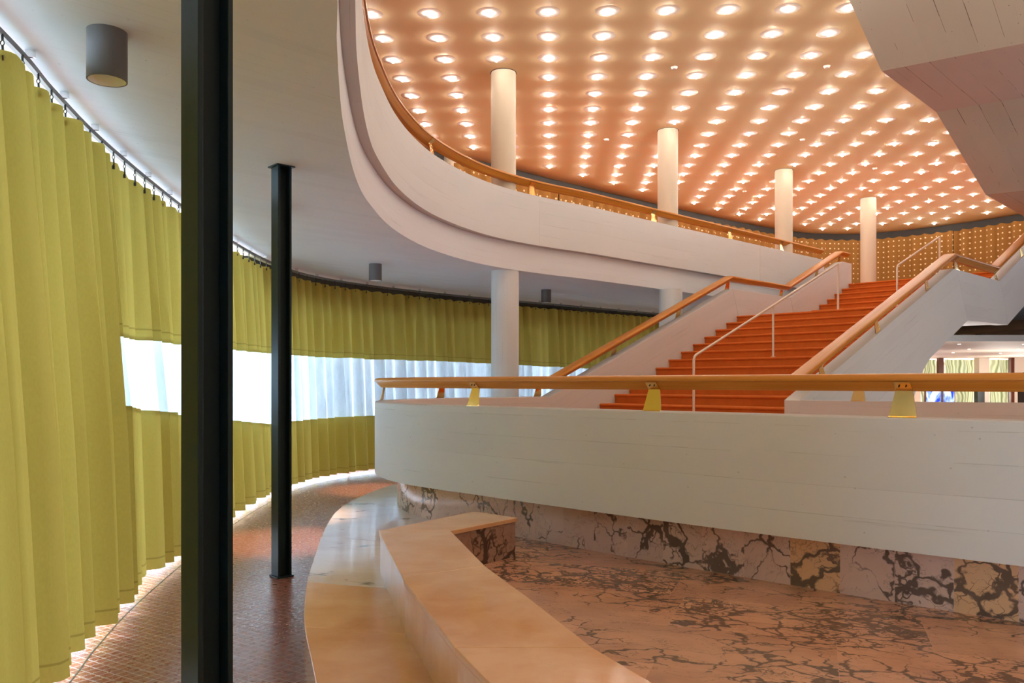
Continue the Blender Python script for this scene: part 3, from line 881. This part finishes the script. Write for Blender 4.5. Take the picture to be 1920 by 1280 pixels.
# ================================================================== FRONT PARAPET
def fs(c): return 4.65 + 0.2 * (max(0.0, c + 4.7) / 3.5) ** 2
ppath = [W(fs(c), c)[:2] for c in [1.6 - 0.2 * k for k in range(37)] if c > -5.75]
RC, cs, cc = 2.4, 7.05, -5.8
ppath += [W(cs - RC * math.cos(t), cc - RC * math.sin(t))[:2] for t in [math.radians(a) for a in range(2, 90, 4)]]
ppath += [W(s, -8.2)[:2] for s in (7.05, 7.4, 7.8, 8.2, 8.6)]
ppath = [Vector(p) for p in ppath]
pn = left_normals(ppath)
po_ = 1.0 if (ppath[10] + pn[10] * 0.5).length < (ppath[10] - pn[10] * 0.5).length else -1.0   # outer side sign
par = empty('curved_parapet', 'white concrete parapet in front, curving round the foot of the stairs', 'parapet', W(4.6, -4.0, Z_PAR0))
mb = MB(); sweep(mb, [(p.x, p.y, 0) for p in ppath], [(0.1 * po_, Z_PAR0), (0.1 * po_, Z_PAR1 - 0.008), (0.092 * po_, Z_PAR1), (-0.092 * po_, Z_PAR1), (-0.1 * po_, Z_PAR1 - 0.008), (-0.1 * po_, Z_PAR0)])
fixn(mb.build('wall', M['concrete'], par, 40))
pq = MB(); sweep(pq, [(p.x, p.y, 0) for p in ppath], [(-0.13 * po_, Z_PLAT), (-0.13 * po_, Z_PAR0 - 0.001), (-0.22 * po_, Z_PAR0 - 0.001), (-0.22 * po_, Z_PLAT)])
o = fixn(pq.build('marble_plinth', M['plinth'], None, 40, loc=W(4.8, -4.0, Z_PLAT)))
tag(o, 'recessed plinth of pink and black veined marble tiles under the white front parapet', 'plinth')

hf = empty('handrail', 'thick wooden handrail along the white front parapet in the foreground', 'handrail', W(4.65, -4.0, Z_PAR1))
rail([(p.x, p.y, Z_PAR1) for p in ppath], hf, M['wood_pale'])
PLn = cum(ppath)
for q in (W(4.65, -1.81), W(4.62, -3.49), W(4.65, -5.2), W(4.75, 0.0), W(5.35, -7.48), W(6.75, -8.17), W(8.54, -8.2)):
    l = nearest_l(ppath, PLn, q[:2]); p = at(ppath, PLn, l)
    l = min(max(l, 0.1), PLn[-1] - 0.1); p = at(ppath, PLn, l)
    bracket(hf, (p.x, p.y, Z_PAR1), tangent(ppath, PLn, l), side=po_, screws=True)

# ================================================================== STAIRCASE
ZL = EYE + 1.232; RUN, RISE = 0.354, 0.14
CL, CR = -8.105, -4.555
st = empty('staircase', 'wide staircase with orange carpeted steps and white concrete sides', 'staircase', W(8.6, -6.3, 0.58))
def step(s_front, s_back, z, thick=RISE):
    mb = MB()
    r_ = 0.018
    nr = 0.021
    nose = [(s_front + nr * 0.3 - nr * 1.3 * math.cos(t), z - nr + nr * math.sin(t)) for t in [math.radians(a) for a in (-70, -40, -10, 20, 45, 68, 90)]]
    prof = [(s_front, z - thick), (s_front, z - 2 * nr)] + nose + [(s_back + 0.02, z), (s_back + 0.02, z - thick)]
    a = mb.add([W(s, CL, zz) for s, zz in prof]); b = mb.add([W(s, CR, zz) for s, zz in prof]); n = len(prof)
    for i in range(n):
        j = (i + 1) % n
        mb.face((a + i, a + j, b + j, b + i))
    mb.face([a + i for i in reversed(range(n))]); mb.face([b + i for i in range(n)])
    return fixn(mb.build('carpeted_step', M['carpet'], st, 50))
for k in range(15):
    sf = 13.58 - RUN * k
    step(sf, sf + (RUN if k else 2.57), ZL - RISE * k)
for k in range(1, 7):
    sf = 16.15 + RUN * (k - 1)
    step(sf, sf + RUN, ZL + RISE * k)
step(16.15 + RUN * 6, 18.60, ZL + RISE * 7)
# landing inside the curved parapet
lp = [Vector(p) for p in offset(ppath, -0.102 * po_)] + [Vector(W(8.66, CL)[:2]), Vector(W(8.66, -3.9)[:2]), Vector(W(9.0, -2.4)[:2]), Vector(W(9.8, 0.3)[:2]), Vector(W(10.1, 1.6)[:2])]
mb = MB(); prism(mb, [(p.x, p.y) for p in lp], Z_PAR0 + 0.002, 0.632); fixn(mb.build('landing', M['carpet'], st))

TOPL = [(8.605, Z_PAR1), (13.43, EYE + 1.715), (15.6, EYE + 1.715), (17.98, EYE + 2.675), (18.42, EYE + 2.675)]
def stringer(c0, c1, top, bot, name, cut_s):
    """wall of the stair from c0 to c1; top and bot are (s,z) outlines, cut at given slanted joints"""
    def zat(line, s):
        for (a, za), (b, zb) in zip(line, line[1:]):
            if a <= s <= b + 1e-9: return za + (zb - za) * (s - a) / max(1e-9, b - a)
        return line[-1][1] if s > line[-1][0] else line[0][1]
    edges = [(top[0][0], bot[0][0])] + cut_s + [(top[-1][0], bot[-1][0])]
    for (t0, b0), (t1, b1) in zip(edges, edges[1:]):
        g = 0.0025
        tt = [(t0 + g, zat(top, t0 + g))] + [p for p in top if t0 + 0.02 < p[0] < t1 - 0.02] + [(t1 - g, zat(top, t1 - g))]
        bb = [(b0 + g, zat(bot, b0 + g))] + [p for p in bot if b0 + 0.02 < p[0] < b1 - 0.02] + [(b1 - g, zat(bot, b1 - g))]
        pts = tt + bb[::-1]
        mb = MB(); n = len(pts)
        U = lambda p: (p[0] * 0.93 + p[1] * 0.367, p[1] * 0.93 - p[0] * 0.367) if (t0 < 13 or t0 > 15.5) else p
        a = mb.add([W(s, c0, z) for s, z in pts]); b = mb.add([W(s, c1, z) for s, z in pts])
        mb.face([a + i for i in range(n)], [U(p) for p in pts]); mb.face([b + i for i in reversed(range(n))], [U(p) for p in reversed(pts)])
        for i in range(n):
            j = (i + 1) % n; mb.face((a + i, b + i, b + j, a + j))
        o = fixn(mb.build(name, M['concrete'], st))
        bv = o.modifiers.new('bevel', 'BEVEL'); bv.width = 0.006; bv.segments = 2; bv.limit_method = 'ANGLE'
BOT = [(8.605, Z_PLAT + 0.01), (11.55, Z_PLAT + 0.01), (11.75, EYE - 0.35), (12.0, EYE - 0.02), (12.25, EYE + 0.22), (12.5, EYE + 0.365), (14.04, EYE + 0.97), (16.07, EYE + 1.0), (18.42, EYE + 1.93)]
BOTL = [(8.605, Z_PAR0), (9.2, Z_PAR0), (14.04, EYE + 0.78), (16.07, EYE + 0.8), (18.42, EYE + 1.75)]
stringer(-8.3, -8.108, TOPL, BOTL, 'stair_side', [(13.43, 13.85), (15.6, 15.98)])
TOPR = TOPL[:-1] + [(18.42, EYE + 2.675)]
stringer(-4.55, -4.36, TOPR, BOT, 'stair_side', [(13.55, 14.04), (15.66, 16.07)])
# sloping underside between the sides
mb = MB()
so = [(12.3, EYE + 0.30), (14.04, EYE + 0.985), (16.07, EYE + 1.015), (18.4, EYE + 1.945)]
up_ = [(s, z + 0.08) for s, z in so]
pts = so + up_[::-1]; n = len(pts)
a = mb.add([W(s, -8.1, z) for s, z in pts]); b = mb.add([W(s, -4.555, z) for s, z in pts])
mb.face([a + i for i in range(n)]); mb.face([b + i for i in reversed(range(n))])
for i in range(n):
    j = (i + 1) % n; mb.face((a + i, b + i, b + j, a + j))
fixn(mb.build('underside', M['concrete'], st))
mb = MB(); prism(mb, [W(12.3, -8.1)[:2], W(12.3, -4.555)[:2], W(12.12, -4.555)[:2], W(12.12, -8.1)[:2]], Z_PLAT + 0.01, EYE + 0.3)
fixn(mb.build('support_wall', M['concrete'], st))

# low wall to the right of the stair foot
rwp = [Vector(W(s, c)[:2]) for s, c in ((8.7, -4.36), (8.72, -3.9), (8.85, -3.1), (9.2, -2.2), (9.6, -1.3), (10.2, -0.2), (10.9, 1.0))]
rwp = resample(spline(rwp, 0.2), 0.2)
mb = MB(); sweep(mb, [(p.x, p.y, 0) for p in rwp], [(-0.1, Z_PLAT), (-0.1, Z_PAR1), (0.1, Z_PAR1), (0.1, Z_PLAT)])
o = fixn(mb.build('low_wall', M['concrete'], None, 40, loc=W(9, -2.5, Z_PLAT))); tag(o, 'low white wall to the right of the stair foot, behind the front parapet', 'low wall')

# hand rails of the stairs
def sline(pts, c): return [W(s, c, z) for s, z in pts]
h1 = empty('handrail', 'wooden handrail climbing the left side of the orange stairs', 'handrail', W(8.7, -8.2, Z_PAR1))
rail(sline([(8.62, Z_PAR1), (13.43, EYE + 1.715), (15.6, EYE + 1.715), (17.95, EYE + 2.665), (18.35, EYE + 2.665)], -8.2), h1, M['wood'])
for s, z, sl in ((10.2, None, .394), (11.94, None, .394), (13.5, 1.715, 0), (15.5, 1.715, 0), (17.05, None, .4), (18.1, 2.675, 0)):
    if z is None: z = 1.715 - (13.43 - s) * .394 if s < 14 else 1.715 + (s - 15.6) * .4034
    bracket(h1, W(s, -8.2, EYE + z), (CA, SA), sl)
h2 = empty('handrail', 'wooden handrail climbing the right side of the orange stairs', 'handrail', W(8.7, -4.46, Z_PAR1))
rail(sline([(8.62, Z_PAR1), (13.52, EYE + 1.715), (15.63, EYE + 1.715), (17.95, EYE + 2.665), (18.35, EYE + 2.665)], -4.456), h2, M['wood'])
for s, z, sl in ((9.2, None, .39), (10.73, None, .39), (12.44, None, .39), (13.62, 1.715, 0), (15.55, 1.715, 0), (17.0, None, .4)):
    if z is None: z = 1.715 - (13.48 - s) * .392 if s < 14 else 1.715 + (s - 15.6) * .4034
    bracket(h2, W(s, -4.456, EYE + z), (CA, SA), sl, side=-1)
h3 = empty('handrail', 'wooden handrail on the low wall right of the stair foot', 'handrail', W(9, -2.5, Z_PAR1))
rail([(p.x, p.y, Z_PAR1) for p in rwp[2:]], h3, M['wood'])
rl = cum(rwp)
for q in (W(8.75, -3.85), W(9.4, -1.95), W(10.3, 0.0)):
    l = nearest_l(rwp, rl, q[:2]); l = max(0.12, l); p = at(rwp, rl, l); bracket(h3, (p.x, p.y, Z_PAR1), tangent(rwp, rl, l), side=-1)

# slim cream pipe rails in the middle of the stairs
def zstep(s):
    if s > 18.2: return Z_UP
    if s > 16.15 - 0.02: return ZL + RISE * (1 + int((s - 16.13) / RUN))
    if s > 13.56: return ZL
    return ZL - RISE * (1 + int((13.57 - s) / RUN))
def pipe_rail(pts, posts, lab):
    r = empty('pipe_rail', lab, 'stair rail', W(pts[0][0], -6.25, zstep(pts[0][0])))
    P = [Vector(W(s, -6.25, EYE + z)) for s, z in pts]
    lo = Vector(W(pts[0][0], -6.25, zstep(pts[0][0]) + 0.002)); hi = Vector(W(pts[-1][0], -6.25, zstep(pts[-1][0]) + 0.002))
    line = [lo] + fillet(lo, P[0], P[1], 0.07) + P[1:-1] + fillet(P[-2], P[-1], hi, 0.03) + [hi]
    mb = MB(); tube(mb, line, 0.017, 14); mb.build('bent_pipe', M['pipe'], r, 50)
    for s, z in posts:
        mb = MB(); x, y, _ = W(s, -6.25); cylinder(mb, x, y, 0.016, zstep(s) + 0.002, EYE + z, 14); mb.build('post', M['pipe'], r, 50)
    for s in [pts[0][0]] + [p[0] for p in posts] + [pts[-1][0]]:
        x, y, _ = W(s, -6.25); mb = MB(); cylinder(mb, x, y, 0.034, zstep(s), zstep(s) + 0.006, 20); mb.build('foot_plate', M['pipe'], r, 50)
pipe_rail([(9.39, 0.353), (13.67, 2.01)], [(11.49, 1.165)], 'slim cream pipe rail in the middle of the lower stair flight')
pipe_rail([(16.17, 2.22), (18.39, 3.04)], [], 'slim cream pipe rail in the middle of the short upper stair flight')

# ================================================================== FOLDED CONCRETE (upper right)
e = Vector((0.829, -0.56, 0))
prof = [(2.90, 8.75, 5.3 + EYE - 0.0), (4.03, 9.94, 4.575 + EYE), (4.74, 10.67, 4.0 + EYE), (6.26, 12.28, 4.0 + EYE), (8.02, 14.09, 3.19 + EYE), (10.4, 16.55, 3.19 + EYE)]
prof[0] = (3.55, 9.47, 4.64 + EYE + 0.35)
prof = [(3.94, 9.85, Z_TOP - 0.004)] + prof[2:]
fc = empty('folded_concrete', 'grey folded board-marked concrete underside hanging at the upper right', 'concrete soffit', prof[2])
for i in range(len(prof) - 1):
    a, b = Vector(prof[i]), Vector(prof[i + 1])
    tdir = (b - a).normalized(); nrm = tdir.cross(e).normalized()
    if nrm.z < 0: nrm = -nrm
    h = Vector((0, 0, 0.22)) if i else Vector((0.18, 0.18, 0.0))
    a2, b2 = a + h, b + h
    if i == 0: a2 = a + Vector((0.25, 0.25, 0)); b2 = b + Vector((0.0, 0.0, 0.22))
    Lx = 7.6
    mb = MB()
    q = [a, b, b2, a2]
    v = mb.add([x for x in q] + [x + e * Lx for x in q])
    dd = (b - a).length; off = i * 3.1
    mb.face((v, v + 4, v + 5, v + 1), ((off, 0), (off, Lx), (off + dd, Lx), (off + dd, 0)))
    for f in ((1, 5, 6, 2), (2, 6, 7, 3), (3, 7, 4, 0)): mb.face([v + k for k in f])
    mb.face((v, v + 1, v + 2, v + 3)); mb.face((v + 7, v + 6, v + 5, v + 4))
    fixn(mb.build('soffit_panel', M['concrete_pink' if i == 1 else 'concrete_grey'], fc))

# ================================================================== BULBS ON THE ORANGE CEILING
F_ = 1560.0
def pix(x, y, z): return 960 + x / y * F_, 718 - (z - EYE) / y * F_
edge_px = [(1592, 0), (1653, 133), (1755, 210), (1848, 365), (1920, 398)]
def bulk_u(v):
    for (u0, v0), (u1, v1) in zip(edge_px, edge_px[1:]):
        if v0 <= v <= v1: return u0 + (u1 - u0) * (v - v0) / (v1 - v0)
    return 1560 if v < 0 else 1990
def inside(poly, x, y):
    c = False; n = len(poly)
    for i in range(n):
        x0, y0 = poly[i]; x1, y1 = poly[i - 1]
        if (y0 > y) != (y1 > y) and x < (x1 - x0) * (y - y0) / (y1 - y0) + x0: c = not c
    return c
lim = [tuple(p) for p in offset(upper_wall, -0.62)] + [(17.0, -4), (-2.5, -4)]
if not inside(lim, 2.0, 10.0): print('limit polygon?')
bulb_mesh = halo_mesh = None
GRP = 'bulbs in the grid on the orange ceiling'
nb_ = 0
overhead = []
for j in range(-20, 24):
    for i in range(-14, 26):
        x = 0.74390557 * i + 0.03492354 * j + 0.4509; y = -0.02227675 * i + 0.7416431 * j + 10.4257
        if not inside(lim, x, y): continue
        if any((x - cx) ** 2 + (y - cy) ** 2 < 0.36 ** 2 for cx, cy in upc): continue
        vis = False
        if y > 4:
            u, v = pix(x, y, Z_TOP)
            vis = v > -75 and 640 < u < 1935 and u < bulk_u(v) + 40
            # hidden behind the balcony edge on the left
            if vis and u < 800 and v > 5 + 0: 
                ue = 683 + (v / 285.0) ** 1.9 * 150
                vis = u > ue - 30
        if not vis:
            overhead.append((x, y)); continue
        loc = (x, y, Z_TOP)
        if bulb_mesh is None:
            m = MB(); n = 10; rr = 0.02
            rings = []
            for q in range(1, 5):
                t = q * math.pi / 6
                rings.append(m.add([(rr * math.sin(t) * math.cos(2 * math.pi * k / n), rr * math.sin(t) * math.sin(2 * math.pi * k / n), -0.026 - rr * math.cos(t)) for k in range(n)]))
            tip = m.add([(0, 0, -0.026 - rr)])
            for k in range(n):
                m.face((tip, rings[0] + k, rings[0] + (k + 1) % n))
                for a_, b_2 in zip(rings, rings[1:]): m.face((a_ + k, b_2 + k, b_2 + (k + 1) % n, a_ + (k + 1) % n))
            ob = m.build('bulb', M['bulb'], None, 60); bulb_mesh = ob.data; bpy.data.objects.remove(ob)
            m = MB(); cylinder(m, 0, 0, 0.15, -0.003, 0.0, 28, r1=0.155); om = m.build('ceiling_bulb', M['halo'], None, 40); halo_mesh = om.data; bpy.data.objects.remove(om)  # pale disc added behind each bulb to imitate its halo of glare
        r = bpy.data.objects.new('ceiling_bulb', halo_mesh); COL.objects.link(r); r.location = loc
        tag(r, 'glowing round bulb in the regular grid on the orange ceiling', 'ceiling lamp', GRP)
        bo = bpy.data.objects.new('bulb', bulb_mesh); COL.objects.link(bo); bo.parent = r
        nb_ += 1
print('bulbs', nb_, 'out of view', len(overhead))
# the same lamps carry on above the camera, out of view: real lamps, thinned out
random.shuffle(overhead)
near = [q for q in overhead if q[1] < 12.5 and q[0] < 9.0]
CELL = {}
for x, y in near: CELL.setdefault((int(x // 2.2), int(y // 2.2)), []).append((x, y))
BULB_W = BULB * math.pi * 2 * math.pi * 0.02 ** 2
for k, v in CELL.items():
    x = sum(q[0] for q in v) / len(v); y = sum(q[1] for q in v) / len(v)
    ld = bpy.data.lights.new('ceiling_lamp', 'POINT'); ld.energy = BULB_W * len(v) * 0.5; ld.color = LAMP; ld.shadow_soft_size = 0.15
    lo = bpy.data.objects.new('ceiling_lamp_light', ld); lo.location = (x, y, Z_TOP - 0.2); COL.objects.link(lo)

# small white ceiling detectors
for u, v in ((1264, 126), (1550, 124), (1137, 261), (1504, 261), (1396, 358), (1640, 315), (1632, 357)):
    d = F_ * (Z_TOP - EYE) / (718 - v)
    m = MB(); cylinder(m, 0, 0, 0.035, -0.03, 0.0, 16, r1=0.05)
    o = m.build('ceiling_detector', M['reflector'], None, 40); o.location = (round((u - 960) / F_ * d, 2), round(d, 2), Z_TOP)
    tag(o, 'tiny white round detector on the orange ceiling between the bulbs', 'detector', 'small detectors on the orange ceiling')

# ================================================================== FOYER BEHIND THE STAIRS (lower right)
fz = EYE + 0.80
mb = MB(); prism(mb, [(7.2, 16.0), (17.0, 16.0), (19.7, 18.0), (19.7, 35.4), (9.6, 35.4), (9.6, 24.0)], fz, fz + 0.02)
struct(mb, 'ceiling_foyer', M['far_ceiling'])
mb = MB(); prism(mb, [(7.2, 15.9), (17.0, 15.9), (17.0, 16.0), (7.2, 16.0)], fz, fz + 0.12)
struct(mb, 'trim_3', M['band'])
random.seed(3)
for k in range(14):
    x = 9.3 + (k % 5) * 1.25 + random.uniform(-.3, .3); y = 17.0 + (k // 5) * 2.6 + random.uniform(-.4, .4)
    x += (y - 17) * 0.45
    m = MB(); cylinder(m, 0, 0, 0.03, -0.008, 0.0, 14)
    o = m.build('recessed_spot', M['small_led'], None, 40); o.location = (x, y, fz)
    tag(o, 'tiny lit spot in the pale foyer ceiling behind the stairs', 'ceiling lamp', 'spots in the foyer ceiling')
def at_y(u, Y): return (u - 960) / F_ * Y
YG = 27.0
def wavy_panel(u0, u1, lab, y=YG):
    x0, x1 = at_y(u0, y), at_y(u1, y)
    m = MB(); n = 60; rows = 26
    front = []
    for r in range(rows + 1):
        z = 0.02 + (fz - 0.06) * r / rows
        for i in range(n + 1):
            x = x0 + (x1 - x0) * i / n
            front.append((x, y + 0.10 * math.sin(9 * x + 2.2 * math.sin(1.7 * z + x)) , z))
    a = m.add(front); b = m.add([(p[0], p[1] + 0.03, p[2]) for p in front])
    for r in range(rows):
        for i in range(n):
            q = a + r * (n + 1) + i; w = b + r * (n + 1) + i
            uv = [(front[k - a][0], front[k - a][2]) for k in (q, q + 1, q + n + 2, q + n + 1)]
            m.face((q, q + 1, q + n + 2, q + n + 1), uv); m.face((w, w + n + 1, w + n + 2, w + 1), [uv[0], uv[3], uv[2], uv[1]])
    o = m.build('wavy_glass_screen', M['wavy'], None, 60, loc=((x0 + x1) / 2, y, 0)); tag(o, lab, 'glass screen', 'wavy glass screens in the foyer')
wavy_panel(1730, 1757, 'narrow wavy pale green glass screen left of the red-brown post')
wavy_panel(1769, 1829, 'wide wavy pale green glass screen between the red-brown post and the beige pillar')
wavy_panel(1852, 1893, 'wavy pale green glass screen right of the beige pillar')
def post(u0, u1, dy, mat, name, lab, cat, z1=None, y=YG):
    x0, x1 = at_y(u0, y), at_y(u1, y); m = MB(); prism(m, [(x0, y - dy), (x1, y - dy), (x1, y + dy), (x0, y + dy)], 0.0, z1 or fz)
    o = m.build(name, mat, None, None, loc=((x0 + x1) / 2, y, 0)); tag(o, lab, cat); return o
post(1758.5, 1767, 0.08, M['dark_wood'], 'wooden_post', 'red-brown post between two wavy glass screens of the foyer', 'post', y=26.7)
post(1831, 1850, 0.15, M['far_ceiling'], 'square_pillar', 'beige square pillar between wavy glass screens of the foyer', 'pillar', y=26.7)
post(1894, 1900, 0.06, M['dark_wood'], 'wooden_post', 'thin red-brown post at the right end of the foyer', 'post', y=26.2)
post(1830, 1843, 0.1, M['black'], 'dark_cabinet', 'low black cabinet in front of the beige foyer pillar', 'cabinet', z1=1.38, y=26.2)
def lit_screen(u0, u1, lab):
    y = 26.3; x0, x1 = at_y(u0, y), at_y(u1, y)
    r = empty('display_screen', lab, 'display', ((x0 + x1) / 2, y, 0))
    m = MB(); prism(m, [(x0, y), (x1, y), (x1, y + 0.08), (x0, y + 0.08)], 0.0, 1.36); m.build('housing', M['dark_wood'], r)
    m = MB(); m.poly([(x0 + .03, y - 0.003, 0.45), (x1 - .03, y - 0.003, 0.45), (x1 - .03, y - 0.003, 1.33), (x0 + .03, y - 0.003, 1.33)], [(x0, .45), (x1, .45), (x1, 1.3), (x0, 1.3)])
    m.build('screen', M['screen'], r)
lit_screen(1735, 1766, 'brightly lit white and violet display below the narrow glass screen')
lit_screen(1767, 1791, 'lit pale blue display beside the white one')
# beige end wall with a dark arched opening
y = 26.4; x0, x1 = at_y(1901, y), at_y(1990, y)
m = MB()
arc = [(x0 + 0.12 + 0.62 * (1 - math.cos(t)), 1.5 + 0.48 * math.sin(t)) for t in [math.pi * k / 24 for k in range(25)]]
outl = [(x0, 0.0), (x0 + 0.12, 0.0)] + arc + [(x0 + 1.36, 0.0), (x1, 0.0), (x1, fz), (x0, fz)]
n = len(outl)
a = m.add([(p[0], y, p[1]) for p in outl]); b = m.add([(p[0], y + 0.2, p[1]) for p in outl])
m.face([a + i for i in range(n)]); m.face([b + i for i in reversed(range(n))])
for i in range(n): m.face((a + i, b + i, b + (i + 1) % n, a + (i + 1) % n))
struct(m, 'wall_arch', M['far_ceiling'])
m = MB(); prism(m, [(x0, y + 0.25), (x1, y + 0.25), (x1, y + 0.3), (x0, y + 0.3)], 0, fz); struct(m, 'wall_niche', M['header'])
# added unseen fill lights for stair underside, foyer, glass screens and folded concrete
for (x, y, w) in ((6.97, 15.09, 110), (12.0, 20.5, 60), (15.0, 24.5, 90), (13.6, 29.0, 380), (16.2, 29.0, 380), (10.0, 6.0, 210)):
    ld = bpy.data.lights.new('foyer_fill', 'POINT'); ld.energy = w; ld.color = (1.0, 0.95, 0.87); ld.shadow_soft_size = 0.4
    lo = bpy.data.objects.new('foyer_fill_light', ld); lo.location = (x, y, 1.2 if y < 30 else 1.8); COL.objects.link(lo)

# ================================================================== WORLD, CAMERA, VIEW
w = bpy.data.worlds.new('daylight'); S.world = w; w.use_nodes = True
bg = w.node_tree.nodes['Background']
bg.inputs[0].default_value = (0.66, 0.83, 1.0, 1); bg.inputs[1].default_value = 25.0
ld = bpy.data.lights.new('window_daylight', 'AREA'); ld.shape = 'RECTANGLE'; ld.size = WY1 - WY0; ld.size_y = WZ1 - WZ0; ld.cycles.is_portal = True
lo = bpy.data.objects.new('window_daylight', ld); COL.objects.link(lo); lo.location = (17.65, (WY0 + WY1) / 2, (WZ0 + WZ1) / 2); lo.rotation_euler = (math.pi / 2, 0, math.pi / 2)
PORTALS = 10
for i in range(PORTALS):
    l0, l1 = 0.5 + (fl[-1] - 1) * i / PORTALS, 0.5 + (fl[-1] - 1) * (i + 1) / PORTALS
    a, b = at(facade, fl, l0), at(facade, fl, l1); mid = (a + b) / 2; d = (b - a).normalized(); outn = Vector((-d.y, d.x))
    ld = bpy.data.lights.new('window_daylight', 'AREA'); ld.shape = 'RECTANGLE'; ld.size = (b - a).length; ld.size_y = Z_CEIL
    ld.cycles.is_portal = True
    lo = bpy.data.objects.new('window_daylight', ld); COL.objects.link(lo)
    p = Vector((mid.x + outn.x * 0.35, mid.y + outn.y * 0.35, Z_CEIL / 2))
    X = Vector((d.x, d.y, 0)); Zax = Vector((outn.x, outn.y, 0)); Y = Zax.cross(X)
    lo.matrix_world = Matrix.Translation(p) @ Matrix((X, Y, Zax)).transposed().to_4x4()

cam = bpy.data.cameras.new('camera'); cam.sensor_width = 36; cam.lens = 36 * F_ / 1920; cam.shift_y = 78 / 1920; cam.clip_start = 0.05
co = bpy.data.objects.new('camera', cam); co.location = (0, 0, EYE); co.rotation_euler = (math.pi / 2, 0, 0); COL.objects.link(co)
S.camera = co
S.view_settings.view_transform = 'Standard'; S.view_settings.look = 'None'; S.view_settings.gamma = 1; S.view_settings.exposure = 0.45
S.view_settings.use_curve_mapping = False
cy = S.cycles
cy.max_bounces = 10; cy.diffuse_bounces = 5; cy.glossy_bounces = 4; cy.transparent_max_bounces = 12; cy.transmission_bounces = 6
cy.sample_clamp_indirect = 5.0; cy.caustics_reflective = False; cy.caustics_refractive = False
cy.use_denoising = True
